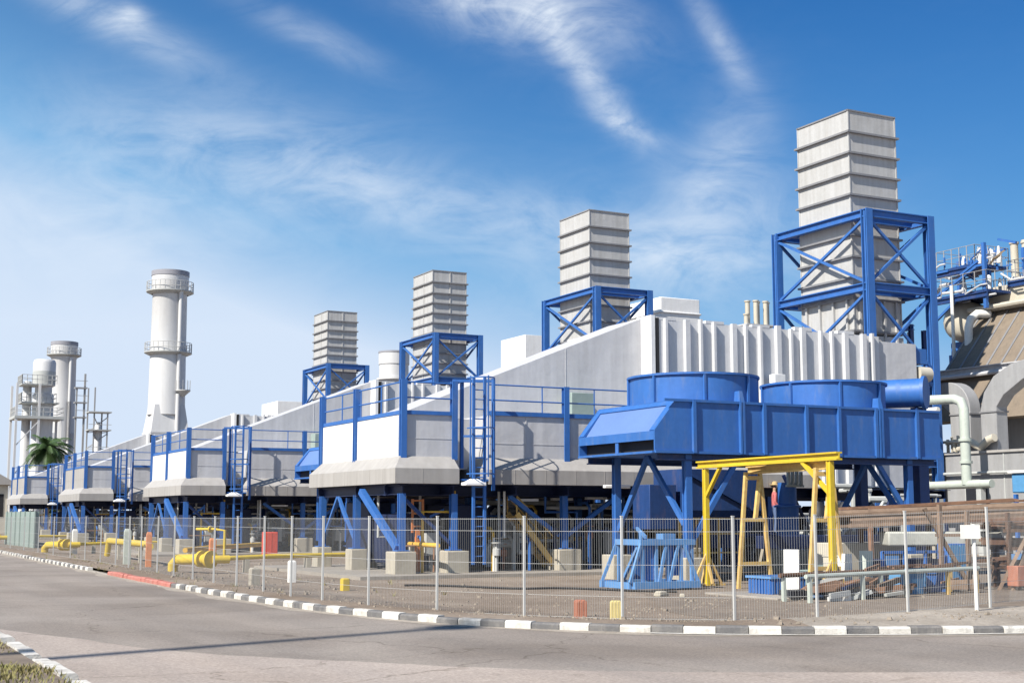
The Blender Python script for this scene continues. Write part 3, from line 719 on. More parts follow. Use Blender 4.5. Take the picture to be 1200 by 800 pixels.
t = thing('panel_board', (40.5,46.6,0), 'blue panel in a white pipe frame in the shade beyond the yellow gantry', 'panel')
m = MB(); m.box(39.9,41.3,46.2,46.3,2.95,3.75); m.build('board', 'blue_paint', t)
m = MB()
for z in (2.85,3.85): m.bar((39.6,46.15,z),(41.6,46.15,z),.14)
m.bar((38.2,46.15,2.85),(39.6,46.15,2.85),.2)
for x in (39.65,41.55): m.bar((x,46.15,0),(x,46.15,3.9),.12)
build_each(m, 'frame', 'white_paint', t)
t = thing('pipe_manifold', (33,37.5,0), 'dark tangle of pipes and valves in the shade below the blue drum', 'pipework')
random.seed(8)
m = MB()
for k in range(22):
    x = random.uniform(29.8,36); y = random.uniform(36.2,38.2); z = random.uniform(.6,3.0); r = random.uniform(.04,.12); x2 = x+random.uniform(-1.5,2)
    m.tube([(x,y,0),(x,y,z),(x+.1,y,z+.1),(x2,y+.2,z+.1),(x2,y+.6,z+.1)], r, 8)
build_each(m, 'pipe', 'grey_paint', t)
m = MB()
for k in range(5): x = 30.5+k*1.1; m.lathe(x,36.5,[(.2,0),(.2,1.6),(.34,1.65),(.34,2.0),(.1,2.3)],12)
build_each(m, 'valve', 'dark_steel', t)
m = MB()
for k in range(6): x = 30+k*1.2; m.bar((x,36.1,random.uniform(.3,1)),(x+random.uniform(-1.2,1.2),36.3,random.uniform(2,3.2)),.09)
build_each(m, 'strut', 'machine_blue', t)
# ------------------------------------------------------------------ yellow gantry, worn A-frame, light blue stand
t = thing('gantry', (21.2,27.5,0), 'bright yellow portal gantry with a top beam and two columns', 'gantry')
m = MB(); m.ibeam((21.42,30.5,3.17),(20.98,24.35,3.17),.16,.19,.04); m.build('beam', 'yellow_paint', t)
for (x,y,s) in ((21.4,30.15,1),(21.0,24.7,-1)):
    m = MB(); m.ibeam((x,y,.0),(x,y,3.06),.12,.14,.03); m.box(x-.04,x+.04,y-.04,y+.04,0,3.05); m.build('column', 'yellow_paint', t)
    m = MB(); m.bar((x,y,2.3),(x-.06*s,y-(.75 if s > 0 else 1.05)*s,3.08),.085); m.build('knee_brace', 'yellow_paint', t)
    m = MB()
    for dx in (-.55,.55): m.bar((x,y,.85),(x+dx*.8,y,.06),.06)
    for dy in (-.4,.4): m.bar((x,y,.7),(x,y+dy*.6,.06),.06)
    m.box(x-.55,x+.55,y-.05,y+.05,0,.05); build_each(m, 'foot', 'worn_yellow', t)
t = thing('trestle', (21.4,26.8,0), 'worn yellow A-frame trestle standing inside the bright gantry', 'trestle')
m = MB(); m.ibeam((21.75,28.75,2.98),(21.1,24.9,2.98),.16,.2,.035); m.build('beam', 'worn_yellow', t)
for (x,y) in ((21.7,28.5),(21.15,25.1)):
    for sx in (-1,1):
        m = MB(); m.bar((x+sx*.22,y,2.92),(x+sx*.52,y,0),.085); m.build('leg', 'worn_yellow', t)
    m = MB(); m.bar((x-.36,y,1.72),(x+.36,y,1.72),.09); m.bar((x-.46,y,.62),(x+.46,y,.62),.09); m.bar((x-.25,y,2.78),(x+.25,y,2.78),.1); build_each(m, 'crossbar', 'worn_yellow', t)
    m = MB(); m.bar((x+.05,y,1.75),(x+.2,y,2.75),.09); m.build('brace', 'worn_yellow', t)
t = thing('equipment_stand', (19.3,29.3,0), 'light blue steel stand with sloping braces, right of centre behind the fence', 'stand')
m = MB()
sx0,sx1,sy0,sy1 = 18.2,20.3,28.5,30.6
m.box(17.95,20.35,28.3,28.55,.05,.22); m.box(17.75,20.35,30.3,30.5,.05,.22); m.box(17.85,18.1,28.5,30.4,.05,.2); m.box(20.1,20.35,28.5,30.4,.05,.2); m.build('base_frame', 'light_blue_paint', t)
m = MB(); m.box(18.25,20.25,28.45,28.6,1.1,1.24); m.box(18.25,20.25,30.2,30.35,1.1,1.24); m.box(18.25,18.4,28.6,30.2,1.1,1.24); m.box(20.1,20.25,28.6,30.2,1.1,1.24); m.build('top_frame', 'light_blue_paint', t)
for (x,y) in ((18.35,28.55),(18.85,28.55),(19.25,28.55),(19.75,28.55),(20.15,28.55),(18.35,30.25),(20.15,30.25)):
    m = MB(); m.bar((x,y,.2),(x,y,1.12),.1); m.build('leg', 'light_blue_paint', t)
for a,b in (((17.85,28.45,.2),(18.3,28.52,1.15)),((18.9,28.45,.2),(19.2,28.52,1.15)),((17.8,30.4,.2),(18.3,30.3,1.15)),((19.3,28.5,.2),(19.65,28.5,1.15)),((20.3,28.4,.2),(19.8,28.5,1.15)),((18.3,29.9,.2),(18.35,28.8,1.1))):
    m = MB(); m.bar(a,b,.09); m.build('brace', 'light_blue_paint', t)
m = MB(); m.box(18.45,18.8,28.62,28.66,.25,1.1); m.box(19.3,19.7,28.62,28.66,.35,1.1); m.box(18.5,19.0,29.6,29.65,.25,1.1); build_each(m, 'plate', 'blue_paint', t)
m = MB(); m.lathe(18.7,29.3,[(.08,1.24),(.09,1.42),(.04,1.46)],10); m.box(19.3,19.75,28.9,29.4,1.24,1.38); m.bar((18.5,28.6,1.3),(19.0,30.2,1.5),.08); build_each(m, 'valve', 'light_blue_paint', t)
t.scale = (.81,.64,1)

# ------------------------------------------------------------------ pipework and valves in the yard
def make_gaspipe():
    t = thing('gas_pipe', (11.6,44.2,0), 'thick yellow gas pipe with a big flange, lying low before the red cabinet', 'pipe', 'yellow gas pipes on the yard')
    m = MB(); m.tube([(11.05,45.4,-.1),(11.05,45.4,.25),(11.15,45.2,.42),(11.55,44.2,.45),(11.75,43.75,.45)], .17, 16); m.tube([(11.85,43.6,.45),(12.4,43.6,.45)], .13, 12)
    m.tube([(11.9,44.0,.45),(14.2,44.7,.5),(19.5,45.9,.5)], .075, 12); m.build('pipe', 'yellow_paint', t)
    for (x,y) in ((11.62,44.05),(11.78,43.68)):
        m = MB(); m.tube([(x,y,.45),(x+.04,y-.1,.45)], .28, 20); m.build('flange', 'yellow_paint', t)
    m = MB()
    for (x,y) in ((13.2,44.4),(15.5,45.0),(17.6,45.5)): m.box(x-.08,x+.08,y-.15,y+.15,-.05,.42)
    build_each(m, 'support', 'concrete', t)
    return t
gp = make_gaspipe()
for k,l in ((1,'yellow gas pipe with flange before the turbine building with small white panels'),(2,'distant yellow gas pipe near the left edge, behind the fence')): clone(gp, (0,STEP*k,0), l)
def pipe_run(label, pts, r, m='pipe_yellow', name='gas_pipe', cat='pipe', legs=(), group=None):
    t = thing(name, (pts[0][0],pts[0][1],0), label, cat, group)
    b = MB(); b.tube(pts, r, 12); b.build('pipe', m, t)
    for (x,y,z) in legs:
        q = MB(); q.box(x-.07,x+.07,y-.07,y+.07,-.05,z); q.build('support', 'concrete', t)
    return t
pipe_run('thick yellow pipe running along the fence just beyond the red kerb', [(12.4,63,.1),(12.4,62.7,.75),(12.0,53,.75),(11.6,51.2,.72)], .13, 'yellow_paint', legs=((12.3,60,.6),(12.1,55,.6)), group='yellow gas pipes on the yard')
pipe_run('long thin yellow pipe passing between concrete piers under the largest turbine building', [(17.0,37.6,.95),(17.2,40.5,.95),(24.5,46.0,.95),(30,46.3,.95)], .07, legs=((17.1,39.8,.9),(24,45.6,.9)))
pipe_run('short thin yellow pipe under the largest turbine building beside the yellow stairway', [(19.0,41.2,1.05),(22.0,41.5,1.05),(24.6,41.7,1.05)], .07, legs=((19.4,41.3,1),(24.2,41.7,1)))
pipe_run('yellow pipe low under the second turbine building, left of the red cabinet', [(13.6,54,.5),(15.6,58,.5),(20,64,.5)], .1, legs=((14,55,.4),))
# yellow stair under the building
t = thing('stairway', (21.2,39.6,0), 'yellow steel stairway with handrails in the shade beside the caged ladder', 'stairs')
for y in (39.25,39.9):
    m = MB(); m.bar((21.9,y,.2),(20.5,y,1.9),.06,.18); m.build('stringer', 'worn_yellow', t)
    m = MB(); m.tube([(21.9,y,1.1),(20.5,y,2.45)], .028, 6)
    for k in range(5): f = k/4; m.tube([(21.9-1.4*f,y,.2+1.7*f),(21.9-1.4*f,y,1.1+1.35*f)], .024, 5)
    m.build('handrail', 'worn_yellow', t)
for k in range(7):
    f = (k+.5)/7; m = MB(); m.box(21.78-1.4*f,22.0-1.4*f,39.25,39.9,.2+1.7*f,.24+1.7*f); m.build('tread', 'worn_yellow', t)
t = thing('guardrail', (23.3,33.4,0), 'worn yellow guardrail frame behind the light blue stand', 'guardrail')
m = MB()
for x in (22.9,23.5,24.3,25.2): m.bar((x,33.6,.3),(x,33.6,1.75),.05)
for z in (.75,1.3,1.75): m.bar((22.9,33.6,z),(25.2,33.6,z),.045)
m.build('rail', 'worn_yellow', t)
m = MB(); m.box(22.8,25.3,33.4,33.9,.18,.3); m.build('base', 'slab_concrete', t)
t = thing('guardrail', (18.6,39.8,0), 'orange guardrail frame in the shade under the largest turbine building', 'guardrail')
m = MB()
for x in (17.2,17.55): m.bar((x,40.0,1.3),(x,40.0,2.35),.06)
for z in (1.5,1.9,2.3): m.bar((17.2,40,z),(17.55,40,z),.05)
m.box(17.3,17.45,39.95,40.05,0,1.4); m.build('rail', 'orange_paint', t)
# cabinets, posts
def boxthing(name, b, m, label, cat, group=None, bev=.02):
    q = MB(); q.box(*b); return single(name, q, m, label, cat, group, ((b[0]+b[1])/2,(b[2]+b[3])/2,b[4]), bev)
t = thing('cabinet', (18.3,58,0), 'bright red cabinet behind the fence, left of the white end panels', 'cabinet')
m = MB(); m.box(17.9,18.5,57.6,58.0,.1,1.15); m.build('body', 'red_paint', t, bevel=.03)
m = MB(); m.box(17.93,18.47,57.57,57.6,.15,1.1); m.box(18.19,18.21,57.56,57.57,.15,1.1); m.build('door', 'red_paint', t)
m = MB(); m.box(17.95,18.45,57.65,57.95,-.05,.1); m.build('plinth', 'concrete', t)
def post(x, y, h, r, m, label, cat='post', name='marker_post', tilt=0):
    q = MB(); q.box(-r,r,-r,r,-.1,h*.92); q.frustum((-r,r,-r,r),h*.92,(-r*.7,r*.7,-r*.7,r*.7),h)
    o = single(name, q, m, label, cat, None, (0,0,0), .01); o.location = (x,y,0); o.rotation_euler = (tilt,0,random.uniform(-.2,.2)); return o
post(12.3,21.15,.36,.1,'brick_paint','short orange marker block behind the kerb, left of the yellow one', 'marker').rotation_euler = (0,0,-.3)
post(12.75,20.7,.36,.1,'pale_yellow','short pale yellow marker block behind the kerb beside a fence post', 'marker').rotation_euler = (0,0,-.5)
post(12.1,32.3,.3,.09,'yellow_paint','small yellow marker block on the gravel near the front piers', 'marker')
post(10.6,34.9,.5,.12,'concrete','short pale concrete block post inside the fence, right of the yellow flange', 'marker')
post(12.3,37.0,.6,.1,'white_paint','slim white post on the gravel near the short concrete block', 'marker')
post(14.0,51.5,1.0,.12,'orange_paint','orange valve post behind the big yellow flange', 'valve post', 'valve_post')
t = thing('valve_stand', (15.3,54.5,0), 'yellow pipe stand with a bent arm, left of the red cabinet', 'pipe stand')
m = MB(); m.tube([(15.3,54.5,0),(15.3,54.5,1.25),(15.0,55,1.3),(14.5,55.8,1.3)], .06, 8); m.build('pipe', 'yellow_paint', t)
m = MB(); m.tube([(14.9,55.1,1.3),(14.87,55.15,1.3)], .14, 12); m.build('flange', 'yellow_paint', t)
post(11.2,53.2,1.35,.13,'pale_green_pipe','pale blue box on a post, left of the red kerb', 'post box', 'post_box')
post(11.4,50.5,1.25,.1,'orange_paint','rusty orange post at the end of the yellow pipe by the red kerb')
post(12.2,70,1.2,.12,'white_paint','white board standing at the far left of the yard')
# worker on a low walkway
t = thing('walkway', (29.6,40.2,0), 'low blue walkway carrying the worker, behind the yellow frames', 'walkway')
m = MB(); m.box(28.2,31.2,38.0,38.9,1.12,1.2); m.build('deck', 'deep_blue_paint', t)
m = MB()
for x in (28.3,31.1):
    for y in (38.1,38.8): m.bar((x,y,0),(x,y,1.12),.09)
build_each(m, 'leg', 'deep_blue_paint', t)
def person(loc, label):
    V = [(0,0,.92),(0,0,1.12),(0,.01,1.36),(0,.0,1.46),(0,-.01,1.56),(0,-.02,1.68), (-.1,0,.88),(-.11,-.02,.48),(-.12,.02,.07),(-.12,-.14,.03), (.1,0,.88),(.12,-.05,.48),(.13,.0,.07),(.13,-.16,.03), (-.2,.0,1.38),(-.26,.02,1.1),(-.24,-.14,.9),(-.23,-.2,.84), (.2,0,1.38),(.27,-.02,1.12),(.22,-.2,.98),(.2,-.27,.95)]
    Ed = [(0,1),(1,2),(2,3),(3,4),(4,5),(0,6),(6,7),(7,8),(8,9),(0,10),(10,11),(11,12),(12,13),(2,14),(14,15),(15,16),(16,17),(2,18),(18,19),(19,20),(20,21)]
    Rr = [.13,.125,.14,.055,.085,.075,.085,.06,.045,.04,.085,.06,.045,.04,.06,.045,.035,.03,.06,.045,.035,.03]
    me = bpy.data.meshes.new('person'); me.from_pydata(V, Ed, []); 
    for n in ('skin','shirt','trouser','straw'): me.materials.append(MATS[n])
    o = bpy.data.objects.new('person', me); C.objects.link(o)
    sk = o.modifiers.new('skin','SKIN'); d = me.skin_vertices[0].data
    for i, r in enumerate(Rr): d[i].radius = (r,r*.85)
    d[0].use_root = True
    o.modifiers.new('sub','SUBSURF').levels = 1
    dg = bpy.context.evaluated_depsgraph_get(); ev = bpy.data.meshes.new_from_object(o.evaluated_get(dg)); o.modifiers.clear(); o.data = ev
    for p in ev.polygons:
        z = p.center.z; p.use_smooth = True
        p.material_index = 2 if z < .95 and abs(p.center.x) < .19 else (1 if z < 1.44 and z > .93 else 0)
    if len(ev.materials) < 3:
        for n in ('skin','shirt','trouser'): ev.materials.append(MATS[n])
    o.location = loc; tag(o, label, 'person')
    h = MB(); h.lathe(0,-.02,[(.17,1.69),(.17,1.705),(.1,1.71),(.09,1.79),(.04,1.82)],14); 
    ho = h.build('hat', 'straw', None); ho.parent = o
    return o
person((30.15,38.4,1.2), 'person in a red shirt and tan hat seen between the yellow frames').rotation_euler = (0,0,R_(60))

# ------------------------------------------------------------------ mesh fence along the kerb
FP = [(10.7,100),(10.6,92),(10.5,85),(10.42,79),(10.4,73.9),(10.36,69),(10.32,64.4),(10.3,60),(10.35,57),(10.4,54.1),(10.2,50.3),(9.95,46.95),(9.85,44.7),(9.82,42.3),(9.64,39.5),(9.62,37.3),(9.62,35.2),(9.58,33),(9.51,30.6),(9.46,28.5),(9.58,26.85),(9.85,25.0),(10.43,23.1),(11.35,21.45),(12.45,20.0),(13.95,18.9),(15.2,18.3),(17.1,18.2),(19.2,18.35),(21.6,18.9),(24.2,19.3),(27,19.6)]
def fz(x): return .02+.17*max(0,min(1,(x-14.5)/5)) if x > 12 else .02
fence = thing('mesh_fence', (9.5,28.5,0), 'long see-through wire mesh fence on pale steel posts behind the striped kerb', 'fence')
for (x,y) in FP:
    m = MB(); z = fz(x); m.box(x-.019,x+.019,y-.019,y+.019,z-.15,z+1.78); m.box(x-.023,x+.023,y-.023,y+.023,z+1.78,z+1.795); m.build('post', 'galvanised', fence)
for (a,b) in zip(FP, FP[1:]):
    A = Vector((a[0],a[1],fz(a[0]))); B = Vector((b[0],b[1],fz(b[0]))); L = (B-A).length
    d = (B-A)/L; nrm = Vector((-d.y,d.x,0)).normalized()*.045
    m = MB(); far = (A+B).length/2 > 90
    n = max(3, int(L/(.043 if A.y < 30 else .07 if A.y < 45 else .12))); r = .0019
    for k in range(1, n):
        p = A+(B-A)*(k/n)+nrm; b0 = len(m.v)
        for z in (.06,1.76):
            for q in ((-r,-r),(r,-r),(0,r*1.2)): m.v.append((p.x+q[0],p.y+q[1],p.z+z))
        for q in range(3): q2 = (q+1) % 3; m.face([b0+q,b0+q2,b0+3+q2,b0+3+q])
    for z in (.08,.44,.97,1.53,1.74): m.bar(A+nrm*1.2+Vector((0,0,z)), B+nrm*1.2+Vector((0,0,z)), .006)
    m.build('wire_panel', 'galvanised', fence)
# blank sign on its own post
t = thing('sign', (18.25,17.75,0), 'blank white rectangular sign board on a white post behind the kerb', 'sign')
SB = .12
m = MB(); m.tube([(18.25,17.75,SB-.3),(18.25,17.75,SB+1.55)], .035, 10); m.build('post', 'white_paint', t)
c_ = Vector((18.14,17.72,SB+1.42)); rx = Vector((math.cos(R_(-20)),math.sin(R_(-20)),0))
m = MB(); a = c_-rx*.18; b = c_+rx*.18; m.bar(a, b, .02, .24); m.build('board', 'white_paint', t)

# ------------------------------------------------------------------ stores and scrap behind the right-hand fence
t = thing('timber_rack', (26.3,27.2,0), 'long pile of brown timber and rusty steel on a raised rack', 'timber rack')
A = Vector((24.3,28.1,0)); B = Vector((28.4,25.9,0)); d = (B-A).normalized(); n = Vector((-d.y,d.x,0))
random.seed(3)
m = MB()
for lay in range(5):
    for k in range(7):
        o = n*(k*.14-.4+random.uniform(-.04,.04)); z = 1.56+lay*.085
        s = random.uniform(-.25,.25)-lay*.08; e = random.uniform(-.3,.3)
        m.bar(A+d*s+o+Vector((0,0,z)), B+d*e+o+Vector((0,0,z+.22)), random.uniform(.09,.13), .085)
build_each(m, 'timber', 'timber', t)
m = MB()
for k in range(9):
    o = n*(random.uniform(-.5,.4)); m.bar(A+d*random.uniform(-.2,.8)+o+Vector((0,0,1.98+random.uniform(0,.05))), B+d*random.uniform(-.5,.4)+o+Vector((0,0,2.2+random.uniform(0,.06))), .06)
build_each(m, 'steel_length', 'rust', t)
m = MB()
for f in (.12,.5,.88):
    q = A+(B-A)*f
    for s in (-.55,.5): m.bar(q+n*s, q+n*s+Vector((0,0,1.48+.2*f)), .1)
    m.bar(q-n*.6+Vector((0,0,1.47+.2*f)), q+n*.55+Vector((0,0,1.47+.2*f)), .1)
build_each(m, 'frame', 'rust', t)
boxthing('sheet_pile', (24.9,27.9,26.45,27.2,1.05,1.42), 'tarpaulin', 'grey sheeted stack lying under the timber rack', 'sheeted stack', bev=.05).rotation_euler = (0,0,R_(-24))
t = thing('storage_cabinet', (26.2,26.2,0), 'light blue two-door steel cabinet under the right end of the timber rack', 'cabinet')
m = MB(); m.box(25.85,26.55,26.0,26.4,.1,1.12); m.build('body', 'blue_paint', t, bevel=.01)
for x in (25.87,26.22): m = MB(); m.box(x,x+.31,25.97,26.0,.14,1.09); m.build('door', 'sky_blue_paint', t)
m = MB(); m.box(25.88,26.52,26.04,26.36,-.02,.1); m.build('plinth', 'dark_steel', t)
t = thing('machine_crate', (24.6,26.2,0), 'dark blue framed machine left of the light blue cabinet', 'machine')
m = MB(); m.box(23.7,25.7,26.1,26.9,.1,.75); m.build('body', 'machine_blue', t, bevel=.02)
m = MB()
for x in (23.7,24.4,25.1,25.7): m.bar((x,26.05,.05),(x,26.05,.95),.07)
m.bar((23.7,26.05,.93),(25.7,26.05,.93),.07); m.bar((23.7,26.05,.1),(25.7,26.05,.1),.08); m.build('frame', 'blue_paint', t)
m = MB(); m.box(23.8,24.2,26.0,26.05,.45,.85); m.build('panel', 'light_blue_paint', t)
boxthing('crate', (24.0,26.4,28.2,29.0,.0,1.12), 'cream_cladding', 'beige crate behind the dark blue framed machine', 'crate')
boxthing('steel_beam', (22.8,28.3,29.6,29.9,.95,1.3), 'machine_blue', 'dark blue steel beam lying behind the timber rack', 'steel beam')
t = thing('work_table', (21.5,24,0), 'long low table of pale green pipe rails holding rusty scrap, behind the fence', 'work table')
A = Vector((18.9,23.1,0)); B = Vector((25.2,24.4,0)); d = (B-A).normalized(); n = Vector((-d.y,d.x,0))
for s in (0,.7):
    m = MB(); m.tube([A+n*s+Vector((0,0,.55)), B+n*s+Vector((0,0,.58))], .05, 8); m.build('rail', 'pale_green_pipe' if not s else 'rust', t)
for f in (.02,.3,.55,.8,.98):
    for s in (0,.7):
        q = A+(B-A)*f+n*s; m = MB(); m.bar(q+Vector((0,0,-.05)), q+Vector((0,0,.52)), .08); m.build('leg', 'pale_green_pipe' if f < .6 else 'worn_yellow', t)
m = MB()
for k in range(14):
    f = random.uniform(.35,.95); q = A+(B-A)*f+n*random.uniform(0,.6); q2 = q+d*random.uniform(.4,1.4)+n*random.uniform(-.2,.2)
    m.bar(q+Vector((0,0,.62+random.uniform(0,.06))), q2+Vector((0,0,.64+random.uniform(0,.08))), random.uniform(.03,.07))
build_each(m, 'scrap_length', 'rust', t)
m = MB()
for k in range(3): m.box(19.3+k*.05,22.2,24.1+k*.2,24.25+k*.2,.08,.2)
build_each(m, 'lower_shelf', 'dark_steel', t)
t = thing('scrap_heap', (22.3,24.6,0), 'low heap of rusty scrap, blue offcuts and pipes under and behind the pipe table', 'scrap heap')
random.seed(17)
for mm_, cnt in (('rust',26),('machine_blue',10),('light_blue_paint',5),('timber',12),('grey_paint',8),('white_paint',4)):
    m = MB()
    for k in range(cnt):
        f = random.random(); p = Vector((19.6+5.2*f, 23.7+1.6*f+random.uniform(-.5,1.1), random.uniform(.02,.3))); a_ = random.uniform(-.6,.6); L_ = random.uniform(.25,1.2)
        m.bar(p, p+Vector((L_*math.cos(a_),L_*math.sin(a_)*.7,random.uniform(-.02,.22))), random.uniform(.04,.16), random.uniform(.04,.14))
    build_each(m, 'scrap_piece', mm_, t)
t = thing('cable', (16,30,0), 'black cable snaking over the gravel before the light blue stand', 'cable')
m = MB(); m.tube([(14.2+.35*k+.0*k, 33.5-.42*k+.5*math.sin(k*.9), .03) for k in range(14)], .03, 6); m.build('sheath', 'rubber', t)
t = thing('skip_bin', (20.2,26.0,0), 'blue corrugated open bin beside the upright white board', 'bin')
m = MB(); a0 = (19.75,20.75,25.35,26.2); m.box(*a0,.05,.4)
for k in range(9): x = 19.77+k*.115; m.box(x,x+.06,25.32,25.35,.06,.38)
for k in range(7): y = 25.38+k*.115; m.box(19.72,19.75,y,y+.06,.06,.38)
m.build('body', 'blue_paint', t)
m = MB(); m.box(19.7,20.8,25.3,25.38,.4,.45); m.box(19.7,20.8,26.17,26.25,.4,.45); m.box(19.7,19.78,25.38,26.17,.4,.45); m.box(20.72,20.8,25.38,26.17,.4,.45); m.build('rim', 'light_blue_paint', t)
boxthing('concrete_slab', (19.0,21.6,24.2,26.9,-.05,.05), 'slab_concrete', 'flat concrete slab under the blue corrugated bin', 'slab')
def board(x, y, w, h, z, rz, label, m='white_paint'):
    q = MB(); q.box(-w/2,w/2,-.05,.05,0,h); q.box(-w/2+.03,w/2-.03,-.058,-.05,.04,h-.04)
    o = single('panel', q, m, label, 'panel', None, (0,0,0), .012); o.location = (x,y,z); o.rotation_euler = (R_(-4),0,rz); return o
board(19.85,24.75,.34,1.05,.02,R_(-50),'tall white board standing at the right end of the blue bin')
board(21.6,25.0,.3,.85,.1,R_(-60),'first of two white boards standing behind the low pipe table, left one')
board(22.5,25.3,.3,.9,.1,R_(-60),'second white board behind the low pipe table, beside the blue framed machine', 'pale_green_pipe')
board(23.1,27.4,.8,.6,.0,R_(-20),'pale green board lying against the beige crate', 'green_paint')
def crate(x, y, w, d_, h, rz, m_, label):
    q = MB(); q.box(-w/2,w/2,-d_/2,d_/2,0,h)
    for sx in (-1,1):
        q.box(sx*w/2-.03*(1 if sx > 0 else -1)-.03,sx*w/2-.03*(1 if sx > 0 else -1)+.03,-d_/2-.02,-d_/2,0,h)
    q.box(-w/2,w/2,-d_/2-.025,-d_/2-.001,h-.07,h); q.box(-w/2-.02,w/2+.02,-d_/2-.03,d_/2+.02,h,h+.03)
    o = single('crate', q, m_, label, 'crate', None, (0,0,0), .008); o.location = (x,y,0); o.rotation_euler = (0,0,rz)
crate(23.4,24.9,.75,.5,.62,.2,'sky_blue_paint','bright blue crate standing among the scrap behind the pipe table')
crate(24.5,25.3,.6,.5,.5,-.3,'blue_paint','darker blue crate beside the bright blue one, behind the pipe table')
crate(22.3,26.1,.55,.45,.85,.5,'cream_cladding','upright cream box behind the white boards of the pipe table')
crate(20.9,25.4,.4,.4,.55,.3,'green_paint','pale green box between the tall white board and the other boards')
# rusty rack at the right edge
t = thing('pipe_rack', (28,24.5,0), 'rusty steel rack stacked with odd lengths at the right edge', 'pipe rack')
m = MB()
for (x,y) in ((27.2,25.3),(28.4,24.9),(29.6,24.5),(27.6,26.2),(28.8,25.8),(30,25.4)): m.bar((x,y,-.05),(x,y,1.9),.09)
for z in (.5,1.0,1.45): m.bar((27.1,25.35,z),(29.8,24.45,z),.08); m.bar((27.5,26.25,z),(30.1,25.35,z),.08)
m.build('frame', 'rust', t)
m = MB()
for k in range(34):
    z = random.choice((.55,1.05,1.5))+random.uniform(0,.2); o = random.uniform(0,.9)
    p = Vector((26.9+random.uniform(-.3,.8),25.4+o,z)); q = p+Vector((random.uniform(1,2.6),-random.uniform(.3,.9),random.uniform(-.08,.1)))
    m.bar(p,q,random.uniform(.04,.12))
build_each(m, 'scrap_length', 'rust', t)
m = MB()
for k in range(8):
    p = Vector((27.2+random.uniform(0,2),25.0+random.uniform(0,.6),random.choice((.6,1.1))+.2)); m.bar(p,p+Vector((random.uniform(.4,1.1),-.3,0)),.14)
build_each(m, 'blue_length', 'light_blue_paint', t)
m = MB()
for k in range(10):
    p = Vector((26.6+random.uniform(-.2,2.5),24.8+random.uniform(-.4,.6),-.02)); m.bar(p,p+Vector((random.uniform(-.6,.6),random.uniform(-.5,.3),random.uniform(.9,1.9))),random.uniform(.05,.09))
build_each(m, 'leaning_length', 'timber', t)
boxthing('drum_crate', (26.7,27.1,24.6,24.95,.1,.6), 'brick_paint', 'dull orange box standing before the rusty rack', 'box')
t = thing('trestle', (25.3,25.3,0), 'leaning brown timber trestle by the blank sign', 'trestle')
for a,b in (((24.9,25.3,0),(24.9,25.3,2.1)),((24.6,25.5,2.0),(25.7,25.1,.0)),((25.6,25.1,0),(25.6,25.1,1.95))):
    m = MB(); m.bar(a,b,.09); m.build('leg', 'timber', t)
m = MB(); m.bar((24.8,25.35,1.35),(25.7,25.05,1.35),.07); m.build('crossbar', 'timber', t)
for (x0,x1,y,z0,z1,mm,l) in ((43.75,45.4,38.9,3.6,4.6,'sky_blue_paint','blue tank with a white lid on a stand at the right edge'),):
    t = thing('tank', (44.5,39.3,0), l, 'tank')
    m = MB(); m.box(x0,x1,y,y+1.5,2.75,3.55); m.build('shell', mm, t, bevel=.05)
    m = MB(); m.box(x0-.1,x1+.1,y-.1,y+1.6,3.55,3.66); m.build('lid', 'white_paint', t)
    m = MB()
    for x in (x0+.1,x1-.1): m.bar((x,y+.1,0),(x,y+.1,2.7),.14); m.bar((x,y+1.4,0),(x,y+1.4,2.7),.14)
    m.box(x0+.3,x1-.3,y+.3,y+1.2,1.2,2.5); m.build('stand', 'blue_paint', t)
for i,(x,y,r,rz) in enumerate(((17.6,26.6,.16,.3),(17.9,26.2,.1,1),(22.0,33.3,.0,0))):
    if r:
        q = MB(); pebs = q
        q.box(-r,r,-r*.6,r*.6,0,r*.5); q.frustum((-r,r,-r*.6,r*.6),r*.5,(-r*.6,r*.5,-r*.4,r*.5),r*.8)
        o = single('rubble', q, 'concrete', ['larger pale lump of rubble lying before the light blue stand','smaller pale lump of rubble before the light blue stand'][i], 'rubble', None, (0,0,0), .02); o.location = (x,y,0); o.rotation_euler = (0,0,rz)

# ------------------------------------------------------------------ boiler plant behind the stacks, right edge
t = thing('boiler_house', (60,52,0), 'boiler house with brown sloping sheet cladding, above the grey flue ducts', 'boiler house')
m = MB(); m.prism([(57.9,9.95),(61.0,13.6),(61.0,9.0),(57.9,9.0)], 'y', 44.0, 58.1); m.build('sloping_cladding', 'brown_cladding', t)
m = MB()
y = 58.0
while y > 44: m.prism([(57.86,9.97),(60.96,13.62),(61.0,13.55),(57.92,9.9)], 'y', y-.13, y); y -= 1.0
m.build('seam', 'flange_steel', t)
m = MB(); m.prism([(56.2,7.0),(57.7,9.7),(57.9,9.7),(57.9,7.0)], 'y', 44.0, 58.3); m.build('lower_slope', 'brown_cladding', t)
m = MB(); m.ibeam((57.55,58.6,9.75),(57.55,44,9.75),.35,.55,.06); m.tube([(57.2,58.6,9.55),(57.2,44,9.55)], .12, 8); m.build('eaves_beam', 'grey_cladding', t)
m = MB(); m.box(60.6,61.2,44,58.2,13.55,13.85); m.tube([(60.4,58.4,13.75),(60.4,44,13.75)], .16, 8); m.build('ridge_beam', 'cream_cladding', t)
m = MB(); m.box(61.5,66,44,57.9,13.9,15.1); m.build('roof_block', 'cream_cladding', t, bevel=.05)
m = MB(); m.box(58.3,66,44,58,0,9.0); m.build('wall', 'duct_sheet', t)
pg_ = MB()
t = thing('vent_cluster', (66,59.5,14), 'cluster of upright cream vent pipes rising above the boiler house at the right edge', 'vent pipes')
